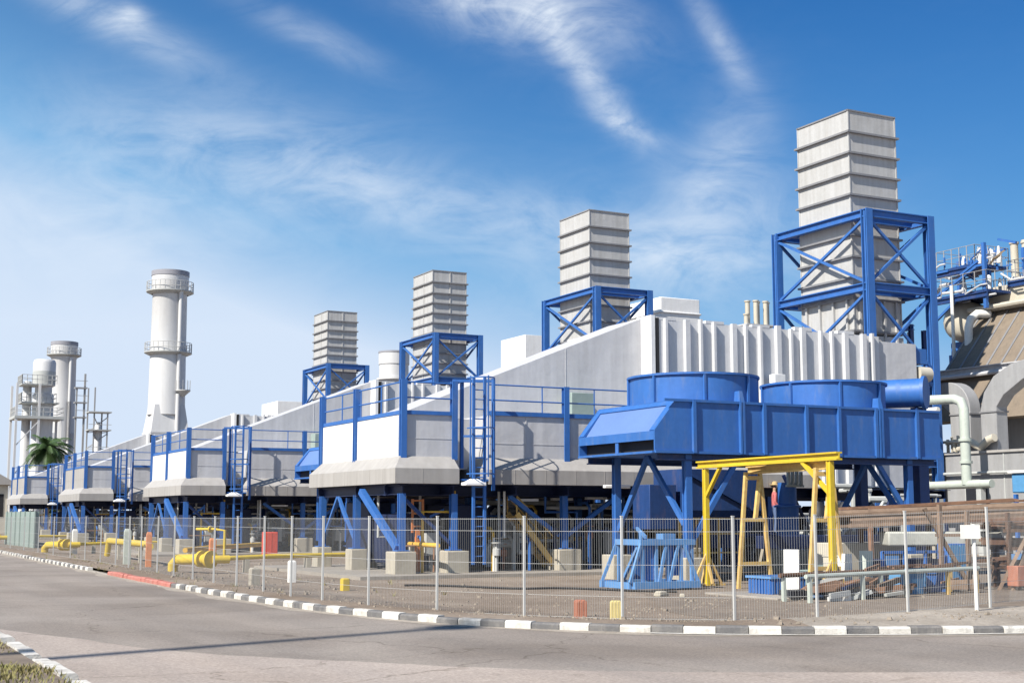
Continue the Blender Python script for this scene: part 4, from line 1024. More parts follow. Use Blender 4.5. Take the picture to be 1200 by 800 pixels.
for k,(x,y,h) in enumerate(((66,59.9,18.5),(66.5,59.4,18.6),(66,59.0,18.4),(66.6,58.5,18.7),(66,58.1,18.5),(66.5,57.5,18.3),(66,56.9,18.5))):
    m = MB(); m.lathe(x,y,[(.24,12),(.24,h),(.3,h),(.3,h+.12),(.24,h+.12)],12); m.build('pipe', 'cream_cladding', t)
m = MB(); m.box(65.6,67,56.6,60.2,16.2,16.35); m.build('tie', 'cream_cladding', t)
m = MB(); m.box(65.8,66.8,57,60,11,12.1); m.build('base', 'grey_cladding', t)
# two bent flue ducts
def duct(prof, x0, x1, y0, label):
    t = thing('flue_duct', (57,y0,0), label, 'duct', 'bent flue ducts before the boiler house')
    m = MB(); m.prism(prof, 'x', x0, x1); m.build('duct', 'duct_sheet', t, bevel=.03)
    return t
def arc(cy, cz, r, a0, a1, n=8): return [(cy+r*math.cos(R_(a0+(a1-a0)*k/n)), cz+r*math.sin(R_(a0+(a1-a0)*k/n))) for k in range(n+1)]
d1 = duct([(50.1,4.98),(50.1,7.1)]+arc(51.55,7.1,1.45,180,90)[1:]+[(53.0,8.55),(53.0,7.45),(52.0,7.45)]+[(51.45,7.0),(51.4,4.98)], 51.6,52.35,51,'grey flue duct under the brown sheeting, bending down behind the pale green pipe')
m = MB(); m.box(51.55,52.4,50.05,51.45,6.85,6.92); m.build('flange', 'flange_steel', d1)
d2 = duct([(48.4,4.98),(48.4,7.1),(47.9,7.65),(46.7,8.3),(45.6,8.6),(45.6,9.4),(47.4,9.1),(48.5,8.6),(49.15,7.85),(49.42,7.0),(49.42,4.98)], 51.6,52.35,49,'grey flue duct with an elbow sloping up to the frame edge, beside the other')
m = MB(); m.box(51.55,52.4,48.35,49.47,6.85,6.92); m.build('flange', 'flange_steel', d2)
t = thing('low_building', (54,48,0), 'low grey panelled building at ground level behind the timber rack', 'building')
m = MB(); m.box(51.0,57.5,40,53.8,0,4.85); m.build('wall', 'duct_sheet', t)
m = MB(); m.box(50.9,57.5,39.8,53.9,4.85,4.97); m.build('roof', 'skirt_sheet', t)
m = MB()
for y in (42.5,45,47.5,50,52.5): m.box(50.97,51.0,y-.03,y+.03,0.1,4.8)
m.box(50.96,51.0,40,53.8,2.3,2.36); m.build('panel_joint', 'grey_paint', t)
for y in (44.0,48.6,51.2):
    m = MB(); m.box(50.9,50.97,y,y+1.3,2.5,3.3); m.build('louvre', 'dark_steel', t)
m = MB(); m.box(50.7,51.0,46,49.5,1.2,2.2); m.tube([(50.8,53.5,3.9),(50.8,40.5,3.9)], .07, 8); m.build('service_duct', 'grey_paint', t)
t = thing('valve_cluster', (51.6,52,4.97), 'pipe fittings standing on the low grey building beside the blue cooler', 'fittings')
m = MB()
for k in range(12):
    y = 50.6+k*.24; h = random.uniform(.4,1.2); x = 51.2+random.uniform(0,.35); m.tube([(x,y,4.97),(x,y,4.97+h)], random.uniform(.04,.1), 8); m.lathe(x,y,[(.13,4.97+h*.6),(.13,4.97+h*.7)],10)
build_each(m, 'valve', 'cream_cladding', t)
m = MB(); m.tube([(51.1,50.4,5.5),(51.1,53.6,5.5)], .07, 8); m.build('pipe', 'cream_cladding', t)
t = thing('pipe_elbow', (51.4,49.6,4.97), 'cream lagged pipe elbow resting on the low grey building between the flue ducts', 'pipe elbow')
m = MB(); m.tube([(51.3,50.6,5.1),(51.3,49.9,5.5),(51.3,49.5,5.3),(51.3,49.2,5.15),(51.3,48.7,5.5),(51.3,48.3,5.6)], .2, 12); m.build('lagging', 'cream_cladding', t)
t = thing('steam_pipe', (49.2,48.2,0), 'thick pale green pipe coming from behind the blue drum and dropping straight down', 'pipe')
m = MB(); m.tube([(49.2,53.5,7.62),(49.2,48.7,7.4),(49.2,48.3,7.25),(49.2,48.15,6.9),(49.2,48.15,3.3)], .235, 14); m.build('pipe', 'pale_green_pipe', t)
for z in (5.35,4.3):
    m = MB(); m.tube([(49.2,48.15,z),(49.2,48.15,z+.12)], .31, 14); m.build('flange', 'pale_green_pipe', t)
m = MB(); m.tube([(49.2,56,3.25),(49.2,46.6,3.32)], .2, 14); m.build('header', 'pale_green_pipe', t)
m = MB(); m.tube([(49.0,53.4,7.0),(49.0,49.6,6.95)], .13, 10); m.build('branch', 'white_paint', t)
for y in (53,50,47.3):
    m = MB(); m.box(49.05,49.35,y-.15,y+.15,0,3.08); m.build('support', 'grey_paint', t)
t = thing('pipe_bridge', (55,57.5,0), 'blue and grey steel pipe bridge showing between the nearest frame and the brown sheeting', 'pipe bridge')
for (x,y) in ((54.5,57.0),(54.5,60.5),(57.0,58.6),(57,61.5)):
    m = MB(); m.ibeam((x,y,0),(x,y,12.4),.22,.22); m.build('column', 'deep_blue_paint', t)
for z in (7.6,9.6,10.9,12.2):
    m = MB(); m.ibeam((54.5,56.8,z),(54.5,61,z),.2,.26); m.build('beam', 'blue_paint' if z > 9 else 'grey_paint', t)
m = MB()
for k in range(14):
    y = random.uniform(56.8,60.5); z = random.uniform(8,12); m.tube([(54.6+random.uniform(0,2),y,z),(54.6+random.uniform(0,2),y+random.uniform(.5,2),z),(56,y+2,z+random.uniform(-1,1.5))], random.uniform(.05,.16), 8)
build_each(m, 'pipe', 'chimney_paint', t)
m = MB()
for k in range(8): y = 57+k*.5; m.bar((54.5,y,7.6+random.uniform(0,2)),(54.6,y+random.uniform(-.8,.8),12),.07)
build_each(m, 'strut', 'grey_paint', t)
# pressure vessel and platforms
t = thing('pressure_vessel', (60.5,59.5,10), 'pale pressure vessel with a rounded end, beneath the blue access platforms', 'vessel')
m = MB()
m.tube([(64,60.6,13.3),(61.4,59.6,13.3),(60.9,59.4,13.3),(60.55,59.27,13.3),(60.35,59.2,13.3),(60.28,59.17,13.3)], [1.25,1.25,1.2,.95,.6,.15], 24); m.build('shell', 'cream_cladding', t)
m = MB(); m.box(61.2,62.8,58.9,60.7,11.4,12.15); m.bar((61.2,59.2,0),(61.2,59.2,11.4),.3); m.bar((62.8,60.4,0),(62.8,60.4,11.4),.3); m.bar((61.2,60.6,0),(61.2,60.6,11.4),.3); m.build('saddle', 'blue_paint', t)
t = thing('access_platform', (60,58.3,14), 'blue steel access platforms with railings above the pale vessel', 'platform')
m = MB()
for (x0,x1,y0,y1,z) in ((59.6,63,56.2,60.6,14.55),(59.8,62.5,57.2,60.2,16.2),(61.5,66,53.5,56.4,15.2)):
    m.box(x0,x1,y0,y1,z,z+.14); m.ibeam((x0,y0,z-.15),(x0,y1,z-.15),.2,.3)
m.build('deck', 'deep_blue_paint', t)
m = MB()
for (x0,x1,y0,y1,z) in ((59.6,63,56.2,60.6,14.7),(59.8,62.5,57.2,60.2,16.35),(61.5,66,53.5,56.4,15.35)):
    for q in (.55,1.1):
        for a,b in (((x0,y0),(x0,y1)),((x0,y0),(x1,y0)),((x1,y0),(x1,y1)),((x0,y1),(x1,y1))): m.tube([(*a,z+q),(*b,z+q)], .022, 5)
    for k in range(6):
        for a in ((x0,y0+(y1-y0)*k/5),(x0+(x1-x0)*k/5,y0),(x1,y0+(y1-y0)*k/5)): m.tube([(*a,z),(*a,z+1.1)], .03, 5)
m.build('railing', 'duct_sheet', t)
m = MB()
for (x,y,z0) in ((59.7,56.4,13.6),(59.7,60.9,0),(62.9,56.4,13.6),(62.9,61.5,0),(61.3,57.6,14.5)): m.bar((x,y,z0),(x,y,17.4),.2)
for (a,b) in (((59.7,58.4,14.5),(59.7,60.9,13.0)),((59.7,60.4,14.7),(59.7,57,16.1)),((61.5,56,14.0),(65,54,15.0))): m.bar(a,b,.14)
m.build('column', 'blue_paint', t)
m = MB()
for k in range(10):
    x = random.uniform(59.8,62.6); y = random.uniform(56.5,60); z = random.choice((14.7,16.35)); m.lathe(x,y,[(.12,z),(.16,z+random.uniform(.3,.9)),(.06,z+1)],8)
build_each(m, 'valve', 'white_paint', t)
m = MB()
for k in range(26):
    x = random.uniform(59.5,62); y = random.uniform(54.5,61); z = random.uniform(13.8,17.2); v = random.choice(((0,random.uniform(.6,2.2),0),(0,0,random.uniform(.5,1.6)),(0,random.uniform(.5,1.5),random.uniform(-.8,.8))))
    m.bar((x,y,z),(x+v[0],y+v[1],z+v[2]),random.uniform(.05,.14))
build_each(m, 'bar', 'blue_paint', t)
m = MB()
for k in range(14):
    x = random.uniform(59.5,62); y = random.uniform(54.5,60.8); z = random.uniform(14.2,17.0)
    m.tube([(x,y,z),(x,y+random.uniform(.4,1.6),z),(x,y+1.7,z+random.uniform(-.9,.7))], random.uniform(.04,.1), 6)
build_each(m, 'pipe', 'chimney_paint', t)
t = thing('downpipe', (59.6,57.6,0), 'white pipe with a hooked top beside the pale vessel', 'pipe')
m = MB(); m.tube([(60.6,57.0,13.4),(59.9,57.3,13.4),(59.6,57.5,13.1),(59.5,57.6,12.6),(59.5,57.7,9.7)], .24, 12); m.build('pipe', 'white_paint', t)
t = thing('downpipe', (59.3,59,0), 'thin straight white pipe rising in front of the pale vessel', 'pipe')
m = MB(); m.tube([(59.4,58.7,10.5),(59.4,58.7,15.2)], .1, 8); m.build('pipe', 'white_paint', t)
# bits of plant visible over the turbine roofs
t = thing('roof_duct', (57.4,84.5,0), 'white box duct rising over the ribbed wall, right of the second frame', 'duct')
m = MB(); m.box(55.8,59.3,83.9,90.5,14,17.9); m.box(55.7,59.4,83.8,90.6,16.7,16.85); m.build('shell', 'white_cladding', t, bevel=.06)
m = MB(); m.box(56.3,58.8,84.3,90,0,14); m.build('base', 'grey_cladding', t)
t = thing('vent_cluster', (58.5,76,0), 'cluster of upright cream pipes showing just left of the nearest blue frame', 'vent pipes')
for k in range(6):
    x = 57.6+k*.42; h = 16.6 if k else 15.6; m = MB(); m.lathe(x,76+.4*(k%2),[(.17,8),(.17,h),(.22,h),(.22,h+.1)],10); m.build('pipe', 'cream_cladding', t)
m = MB(); m.box(57.2,60.2,75.6,77.2,0,8); m.box(57.4,60,75.7,76.9,14.9,15.0); m.build('base', 'grey_cladding', t)
boxthing('roof_duct', (59.4,61.3,112,117,0,18.6), 'white_cladding', 'pale square duct showing left of the second blue frame', 'duct')
boxthing('roof_duct', (47.8,51.6,150,156,0,14.8), 'white_cladding', 'white box duct showing left of the leftmost blue frame', 'duct')
t = thing('chimney', (60.5,146.5,0), 'short round white chimney top showing between the two left square stacks', 'chimney')
m = MB(); m.lathe(60.5,146.5,[(1.7,0),(1.7,20.2)],28); m.build('shaft', 'chimney_paint', t)
m = MB(); m.lathe(60.5,146.5,[(1.7,17.4),(2.0,17.4),(2.0,17.6),(1.7,17.6)],28,cap=False); m.lathe(60.5,146.5,[(1.78,19.2),(1.78,20.5)],28); m.build('band', 'chimney_paint', t)
m = MB(); m.lathe(60.5,146.5,[(1.82,20.5),(1.82,20.7),(1.5,20.7)],28); m.build('cap', 'cap_steel', t)

# ------------------------------------------------------------------ round chimneys at the left
def platform(cx, cy, r, z, w=.55):
    d = MB(); d.lathe(cx,cy,[(r,z-.25),(r+w,z),(r+w,z+.1),(r,z+.1)],36,cap=False)
    q = MB()
    for h in (.5,1.05):
        pts = [(cx+(r+w-.05)*math.cos(2*math.pi*k/28), cy+(r+w-.05)*math.sin(2*math.pi*k/28), z+h) for k in range(29)]; q.tube(pts,.035,5,cap=False)
    for k in range(28):
        a = 2*math.pi*k/28; q.bar((cx+(r+w-.05)*math.cos(a),cy+(r+w-.05)*math.sin(a),z),(cx+(r+w-.05)*math.cos(a),cy+(r+w-.05)*math.sin(a),z+1.05),.05)
    return d, q
def chimney(cx, cy, r, ztop, label, plats, lad):
    t = thing('chimney', (cx,cy,0), label, 'chimney', 'tall round white chimneys at the left')
    m = MB(); m.lathe(cx,cy,[(r*1.06,12.2),(r*1.03,13.3),(r,18),(r*.97,ztop-2.4),(r*1.04,ztop-2.2),(r*1.04,ztop-.5)],40); m.build('shaft', 'chimney_paint', t)
    m = MB(); m.lathe(cx,cy,[(r*1.07,ztop-.5),(r*1.07,ztop),(r*.95,ztop),(r*.95,ztop-.4)],40); m.build('cap', 'cap_steel', t)
    m = MB(); s = r*1.12
    m.frustum((cx-s*1.35,cx+s*1.2,cy-s*1.25,cy+s*1.9),5.5,(cx-s*.95,cx+s*.95,cy-s*.95,cy+s*.95),10.3); m.frustum((cx-s*.95,cx+s*.95,cy-s*.95,cy+s*.95),10.3,(cx-r*.84,cx+r*.84,cy-r*.84,cy+r*.84),13.2)
    m.box(cx-s*.95-.05,cx+s*.95+.05,cy-s*.95-.05,cy+s*.95+.05,10.2,10.4); m.build('base', 'chimney_paint', t)
    for z in plats:
        d, q = platform(cx,cy,r*1.03,z); d.build('platform', 'grey_paint', t); q.build('railing', 'galvanised', t)
    a = -R_(70); lx, ly = cx+(r+.22)*math.cos(a), cy+(r+.22)*math.sin(a)
    for (z0,z1) in lad:
        m = MB(); m.tube([(lx,ly,z0),(lx,ly,z1)], .22, 10, cap=False)
        m.build('ladder_cage', 'chimney_paint', t)
    for (z0,z1) in lad[1:]:
        m = MB(); lx2, ly2 = lx+.5, ly-.1; m.lathe(lx2,ly2,[(.1,z0-.6),(.75,z0),(.75,z0+.1)],12)
        for k in range(10): b_ = 2*math.pi*k/10; m.bar((lx2+.7*math.cos(b_),ly2+.7*math.sin(b_),z0),(lx2+.7*math.cos(b_),ly2+.7*math.sin(b_),z0+1.1),.04)
        m.build('rest_platform', 'galvanised', t)
    return t
chimney(33.5,142.5,1.82,27.2,'tallest round white chimney with two ring platforms, left of the square stacks',(25.0,18.6),[(18.7,25),(14.6,18.4),(9.5,14.3)])
chimney(32,197.5,1.72,25.9,'shorter round white chimney at the far left with one ring platform',(24.0,),[(12,23.6),(8,17.5)])
# twin process towers with a gallery at far left
t = thing('process_tower', (26.6,183,0), 'pair of white process towers with a railed gallery at the far left', 'process tower')
m = MB(); m.lathe(27.3,183,[(1.3,0),(1.3,17.2),(1.05,17.4),(1.05,18.2),(1.4,18.4),(1.4,21.3),(1.3,21.6),(1.2,21.7)],28); m.build('tower', 'chimney_paint', t)
m = MB(); m.lathe(25.5,184.3,[(.55,0),(.55,18.6),(.4,19.0)],18); m.build('tower', 'chimney_paint', t)
m = MB(); m.lathe(27.3,183,[(1.42,18.5),(1.42,20.2)],28); m.build('band', 'grey_paint', t)
m = MB(); m.box(23.6,29.6,180.4,185.6,14.0,14.35); m.box(24.4,29,181,185,16.0,16.15); m.box(24.4,28,181,185,18.3,18.45); m.build('gallery', 'grey_paint', t)
m = MB()
for z in (14.35,16.15,18.45):
    x0,x1,y0,y1 = (23.7,29.5,180.5,185.5) if z < 15 else (24.4,28.6,181,185)
    for q in (.55,1.1):
        for a,b in (((x0,y0),(x0,y1)),((x0,y0),(x1,y0)),((x1,y0),(x1,y1)),((x0,y1),(x1,y1))): m.bar((*a,z+q),(*b,z+q),.07)
    for k in range(8):
        for a in ((x0,y0+(y1-y0)*k/7),(x0+(x1-x0)*k/7,y0)): m.bar((*a,z),(*a,z+1.1),.07)
m.build('railing', 'galvanised', t)
m = MB()
for (x,y) in ((23.8,180.6),(23.8,185.4),(26.5,180.6),(29.4,180.6),(29.4,185.4)): m.bar((x,y,0),(x,y,18.4 if x < 27 else 14),.28)
for k in range(4): m.bar((23.8,180.6,k*3.5),(26.5,180.6,k*3.5+3.2),.12)
m.build('column', 'chimney_paint', t)
t = thing('lattice_tower', (35.6,189.7,0), 'slender steel pipe tower with galleries right of the shorter round chimney', 'pipe tower')
m = MB()
for (x,y) in ((34.2,190.3),(34.8,188.8),(36,189.9),(36.5,188.5)): m.bar((x,y,0),(x,y,15.8 if x > 35 else 19),.18)
for k in range(6):
    z = 2+k*2.2; m.bar((34.2,190.3,z),(36.5,188.5,z+2),.1); m.bar((34.8,188.8,z+2),(36,189.9,z),.1); m.bar((34.2,190.3,z),(34.8,188.8,z),.1); m.bar((36,189.9,z),(36.5,188.5,z),.1)
m.build('frame', 'duct_sheet', t)
m = MB()
for z in (10,13.2,15.6): m.box(34,37,188.2,190.6,z,z+.15)
for z in (11,14): m.bar((34,188.2,z),(37,188.2,z),.07)
m.build('gallery', 'grey_paint', t)
m = MB(); m.lathe(35.5,189.6,[(.45,0),(.45,13.8),(.2,14.4)],14); m.build('pipe', 'chimney_paint', t)
t = thing('pipe_rack', (33.4,191.6,0), 'thin pipe mast with small galleries just right of the shorter round chimney', 'pipe mast')
m = MB(); m.bar((33.9,191.4,0),(33.9,191.4,21),.25); m.bar((32.9,191.6,0),(32.9,191.6,19),.2)
for z in (15.0,17,19): m.box(32.6,34.2,191,192.2,z,z+.15); m.bar((32.6,191,z+1),(34.2,191,z+1),.07)
m.build('frame', 'duct_sheet', t)

# ------------------------------------------------------------------ far left: wall, house, palm, trees, hills
t = thing('boundary_wall', (12.5,86,0), 'pale green panel wall at the far left below the farthest turbine building', 'wall')
m = MB(); m.box(12.4,12.6,84,97,0,2.1); m.build('panel', 'green_paint', t)
m = MB()
for y in range(84,98,2): m.box(12.33,12.4,y-.06,y+.06,0,2.15)
m.build('rib', 'green_paint', t)
t = thing('gatehouse', (20,158,0), 'beige house with a shallow gable roof at the left edge', 'house')
m = MB(); m.box(16,20.2,157,164,0,5.2); m.build('wall', 'cream_cladding', t)
m = MB(); m.prism([(15.4,5.2),(20.9,5.2),(20.9,5.4),(18.1,7.0),(15.4,5.4)], 'y', 156.5,164.5); m.build('roof', 'skirt_sheet', t)
m = MB(); m.box(20.3,20.6,156.6,156.9,0,5.2); m.build('column', 'white_paint', t)
for x in (17.0,18.8): m = MB(); m.box(x,x+1.0,156.95,157,1.8,4.2); m.build('window', 'rubber', t)
random.seed(21)
def palm(x, y, h, label):
    t = thing('palm_tree', (x,y,0), label, 'palm tree')
    m = MB(); pts = [(x+.15*math.sin(k*.5),y+.1*math.cos(k*.7),h*k/8) for k in range(9)]; m.tube(pts,[.28-.014*k for k in range(9)],10); m.build('trunk', 'bark', t)
    m = MB(); top = Vector(pts[-1])
    for i in range(46):
        a = random.uniform(0,6.28); el = random.uniform(-.25,1.25); L = random.uniform(2.4,3.4); p = top.copy(); d = Vector((math.cos(a)*math.cos(el),math.sin(a)*math.cos(el),math.sin(el)))
        seg = 11
        for k in range(seg):
            q = p+d*(L/seg); side = d.cross(Vector((0,0,1))).normalized()
            for s in (-1,1):
                ln = .75*math.sin(math.pi*(k+.8)/(seg+1))+.1
                for sub_ in (0,.5):
                    o = p+(q-p)*sub_; tip = o+side*s*ln*.8+d*ln*.45+Vector((0,0,-ln*.45)); w = d*.075; b = len(m.v)
                    m.v += [tuple(o-w),tuple(o+w),tuple(tip)]; m.face([b,b+1,b+2])
            p = q; d = (d+Vector((0,0,-.17))).normalized()
    m.build('crown', 'palm_leaf', t)
palm(24.0,156,9.0,'dark green palm tree with drooping fronds behind the farthest turbine building')
def tree(x, y, h, r, label, name='tree', group=None, mt='tree_leaf', n=2600):
    t = thing(name, (x,y,0), label, 'tree', group)
    m = MB(); m.tube([(x,y,-.1),(x+.1,y,h*.3),(x-.1,y+.1,h*.6)],[.3,.22,.1],8)
    cl = []
    for i in range(9):
        a = random.uniform(0,6.28); rr = r*random.uniform(.2,.8); c = Vector((x+rr*math.cos(a),y+rr*math.sin(a),h*random.uniform(.45,.88))); cl.append((c,r*random.uniform(.3,.55)))
        m.tube([(x,y,h*.35),tuple((Vector((x,y,h*.5))+c)/2),tuple(c)],[.12,.08,.03],5)
    m.build('trunk', 'bark', t)
    m = MB()
    for i in range(n):
        c, q = random.choice(cl); v = Vector((random.gauss(0,1),random.gauss(0,1),random.gauss(0,1))); v = v.normalized()*q*random.uniform(.4,1.05); p = c+v
        a = Vector((random.gauss(0,1),random.gauss(0,1),random.gauss(0,1))).normalized()*.2; b_ = a.orthogonal().normalized()*.1; b = len(m.v)
        m.v += [tuple(p-a),tuple(p+b_),tuple(p+a),tuple(p-b_)]; m.face([b,b+1,b+2,b+3])
    m.build('crown', mt, t)
tree(19.5,176,6.8,3.2,'bushy dark tree left of the palm')
tree(14.5,172,6.4,3.4,'bushy tree behind the gatehouse at the left edge')
tree(27.5,166,5.5,2.4,'low round bush right of the palm base')
hl = MB(); N_ = 60
for i in range(N_+1):
    f = i/N_; ang = R_(-40+f*130); Rr = 700; cx, cy = Rr*math.sin(ang), Rr*math.cos(ang)
    h = 9+7*math.sin(f*9)+4*math.sin(f*23+1)+ (12 if f < .3 else 0)
    hl.v += [(cx*.9,cy*.9,-1),(cx,cy,max(3,h)),(cx*1.25,cy*1.25,-1)]
for i in range(N_):
    for k in range(2): b = i*3+k; hl.face([b,b+1,b+4,b+3], True)
struct('hills', hl, 'hill')
# lamp post just out of frame on the left: its shadow crosses the road
t = thing('lighting_mast', (-25.5,9.2,0), 'slender tall grey mast whose long soft shadow crosses the road', 'mast')
m = MB(); m.tube([(-25.5,9.2,0),(-25.5,9.2,18),(-25.5,9.2,34.5)],[.24,.19,.14],12); m.build('pole', 'galvanised', t)
m = MB(); m.lathe(-25.5,9.2,[(.2,34.2),(.45,34.4),(.45,34.7),(.2,34.8)],14); m.build('lamp_ring', 'grey_paint', t)
# bird
t = thing('bird', (54.44,50.64,15.08), 'dark bird gliding in the sky at the right edge', 'bird')
V = Vector((54.44,50.64,15.08))
m = MB(); m.tube([V+Vector((-.0,.25,-.05)),V+Vector((0,.1,0)),V,V+Vector((0,-.22,.08)),V+Vector((0,-.3,.1))],[.01,.06,.08,.06,.02],8); t.location = V; m.build('body', 'bark', t)
m = MB()
m.hexa([V+Vector(q) for q in ((-.05,-.1,.02),(-.05,.12,.02),(.1,.55,-.25),(.12,.42,-.25),(-.05,-.1,.05),(-.05,.12,.05),(.1,.55,-.23),(.12,.42,-.23))]); m.build('wing', 'bark', t)
m = MB()
m.hexa([V+Vector(q) for q in ((.0,-.1,.02),(.0,.12,.02),(.1,-.45,.33),(.12,-.55,.3),(.0,-.1,.05),(.0,.12,.05),(.1,-.45,.35),(.12,-.55,.32))]); m.build('wing', 'bark', t)

# ------------------------------------------------------------------ sky, sun, camera
w = bpy.data.worlds.new('World'); S.world = w; w.use_nodes = True
nt = w.node_tree; N = nt.nodes; L = nt.links
bg = N['Background']; bg.inputs['Strength'].default_value = .12
sky = N.new('ShaderNodeTexSky'); sky.sky_type = 'NISHITA'; sky.sun_disc = False; sky.sun_elevation = SUN_EL
sky.sun_rotation = math.atan2(SUN_AZ.x, SUN_AZ.y); sky.air_density = 1.0; sky.dust_density = 1.2; sky.ozone_density = 2.0
def math_(op, a, b=None, c=None):
    n = N.new('ShaderNodeMath'); n.operation = op
    for i, v in enumerate((a, b, c)):
        if v is None: continue
        if isinstance(v, (int, float)): n.inputs[i].default_value = v
        else: L.new(v, n.inputs[i])
    return n.outputs[0]
tc = N.new('ShaderNodeTexCoord'); sp = N.new('ShaderNodeSeparateXYZ'); L.new(tc.outputs['Generated'], sp.inputs[0])
X, Y, Z = sp.outputs
cy_, sy_ = math.cos(YAW), math.sin(YAW)
Fw = math_('MAXIMUM', math_('ADD', math_('MULTIPLY', X, sy_), math_('MULTIPLY', Y, cy_)), .15)
Rt = math_('SUBTRACT', math_('MULTIPLY', X, cy_), math_('MULTIPLY', Y, sy_))
U_ = math_('DIVIDE', Rt, Fw); V_ = math_('DIVIDE', Z, Fw)
cmb = N.new('ShaderNodeCombineXYZ'); L.new(U_, cmb.inputs[0]); L.new(V_, cmb.inputs[1])
def noise(scale, detail, rough, dist, mapscale=(1,1,1), rot=0, off=(0,0,0)):
    mp = N.new('ShaderNodeMapping'); mp.inputs['Scale'].default_value = mapscale; mp.inputs['Rotation'].default_value = (0,0,rot); mp.inputs['Location'].default_value = off
    L.new(cmb.outputs[0], mp.inputs['Vector'])
    n = N.new('ShaderNodeTexNoise'); n.inputs['Scale'].default_value = scale; n.inputs['Detail'].default_value = detail; n.inputs['Roughness'].default_value = rough; n.inputs['Distortion'].default_value = dist
    L.new(mp.outputs[0], n.inputs['Vector']); return n.outputs['Fac']
# cirrus patches: (u, v, half-length, half-width, angle, strength)
BL = [(-.005,.392,.08,.028,-18,1.1),(.052,.335,.065,.012,-52,.7),(.085,.29,.03,.007,-25,.45),(.155,.36,.05,.010,-60,.42),(-.30,.37,.07,.014,-25,.55),(-.287,.375,.012,.008,-20,.8),(-.15,.36,.06,.012,-25,.3),
      (.155,.25,.06,.03,70,.45),(.02,.215,.14,.022,-12,.34),(-.10,.235,.10,.025,-22,.25),(.12,.19,.12,.05,10,.42),(-.22,.28,.14,.04,-10,.28),(-.30,.22,.18,.06,0,.35)]
tot = None
for (u,v,a,b,ang,s) in BL:
    ca, sa = math.cos(R_(ang)), math.sin(R_(ang))
    du = math_('SUBTRACT', U_, u); dv = math_('SUBTRACT', V_, v)
    p = math_('DIVIDE', math_('ADD', math_('MULTIPLY', du, ca), math_('MULTIPLY', dv, sa)), a)
    q = math_('DIVIDE', math_('SUBTRACT', math_('MULTIPLY', dv, ca), math_('MULTIPLY', du, sa)), b)
    e = math_('MULTIPLY', math_('EXPONENT', math_('MULTIPLY', math_('ADD', math_('MULTIPLY', p, p), math_('MULTIPLY', q, q)), -1.0)), s)
    tot = e if tot is None else math_('ADD', tot, e)
nA = noise(9, 9, .62, 1.6, (1,1.9,1), R_(28)); nB = noise(26, 7, .6, .8, (1,2.2,1), R_(35)); nC = noise(3.2, 6, .6, .6, (1,1.6,1), R_(15), (3.1,1.7,0))
tex = math_('ADD', math_('MULTIPLY', nA, .7), math_('MULTIPLY', nB, .3))
def ramp(v, lo, hi): 
    n = N.new('ShaderNodeMapRange'); n.interpolation_type = 'SMOOTHSTEP'; n.inputs['From Min'].default_value = lo; n.inputs['From Max'].default_value = hi; L.new(v, n.inputs['Value']); return n.outputs['Result']
cl = math_('MULTIPLY', math_('MINIMUM', tot, 1.1), ramp(tex, .20, .72))
thin = math_('MULTIPLY', ramp(nC, .42, .75), math_('MULTIPLY', ramp(tex, .3, .75), .06))
cl = math_('MINIMUM', math_('ADD', cl, thin), .92)
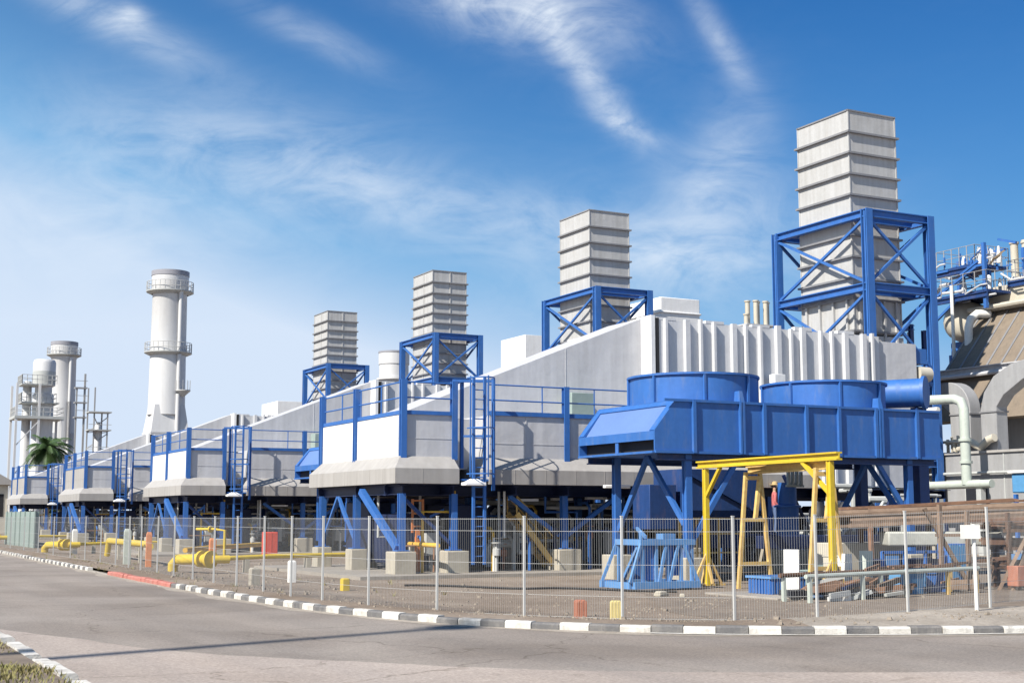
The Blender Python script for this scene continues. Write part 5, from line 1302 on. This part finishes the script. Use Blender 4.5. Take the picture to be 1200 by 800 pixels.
# pale haze low down, thicker and higher on the sun's side
hl_ = math_('MAXIMUM', math_('SQRT', math_('ADD', math_('MULTIPLY', X, X), math_('MULTIPLY', Y, Y))), .05)
E_ = math_('MAXIMUM', math_('DIVIDE', Z, hl_), 0)
D_ = math_('DIVIDE', math_('ADD', math_('MULTIPLY', X, SUN_AZ.x), math_('MULTIPLY', Y, SUN_AZ.y)), hl_)
h1 = math_('MULTIPLY', math_('EXPONENT', math_('MULTIPLY', E_, -1/.145)), .86)
h2 = math_('EXPONENT', math_('MULTIPLY', math_('MAXIMUM', math_('SUBTRACT', E_, math_('MULTIPLY', math_('ADD', D_, .86), .50)), 0), -1/.10))
haze = math_('MINIMUM', math_('ADD', h1, math_('MULTIPLY', h2, .62)), .96)
hs = N.new('ShaderNodeHueSaturation'); hs.inputs['Saturation'].default_value = 1.25; L.new(sky.outputs[0], hs.inputs['Color'])
mm = N.new('ShaderNodeMix'); mm.data_type = 'RGBA'; mm.blend_type = 'MULTIPLY'; mm.inputs[0].default_value = 1; L.new(hs.outputs[0], mm.inputs[6]); mm.inputs[7].default_value = (.022,.235,.415,1)
m0 = N.new('ShaderNodeMix'); m0.data_type = 'RGBA'; L.new(math_('MINIMUM', math_('MULTIPLY', haze, 2.0), 1.0), m0.inputs[0]); L.new(mm.outputs[2], m0.inputs[6]); m0.inputs[7].default_value = (.80,1.78,3.0,1)
m1 = N.new('ShaderNodeMix'); m1.data_type = 'RGBA'; L.new(math_('MAXIMUM', math_('SUBTRACT', math_('MULTIPLY', haze, 2.0), 1.0), 0.0), m1.inputs[0]); L.new(m0.outputs[2], m1.inputs[6]); m1.inputs[7].default_value = (2.75,3.15,3.75,1)
m2 = N.new('ShaderNodeMix'); m2.data_type = 'RGBA'; L.new(cl, m2.inputs[0]); L.new(m1.outputs[2], m2.inputs[6]); m2.inputs[7].default_value = (3.3,3.6,3.95,1)
L.new(m2.outputs[2], bg.inputs['Color'])
sd = bpy.data.lights.new('sun', 'SUN'); sd.energy = 3.7; sd.angle = R_(.5); sd.color = (1,.94,.84)
so = bpy.data.objects.new('sun', sd); C.objects.link(so)
sv = Vector((SUN_AZ.x*math.cos(SUN_EL), SUN_AZ.y*math.cos(SUN_EL), math.sin(SUN_EL)))
so.rotation_euler = sv.to_track_quat('Z', 'Y').to_euler(); so.location = (0,0,60)
cd = bpy.data.cameras.new('camera'); cam = bpy.data.objects.new('camera', cd); C.objects.link(cam)
cd.sensor_width = 36; cd.lens = FPX/1200*36; cd.clip_end = 6000; cd.clip_start = .1
cam.location = (0,0,1.8); cam.rotation_euler = (math.pi/2+PITCH, 0, -YAW)
S.camera = cam
S.view_settings.view_transform = 'Standard'; S.view_settings.look = 'None'; S.view_settings.gamma = 1; S.view_settings.exposure = 1.12
S.cycles.max_bounces = 6
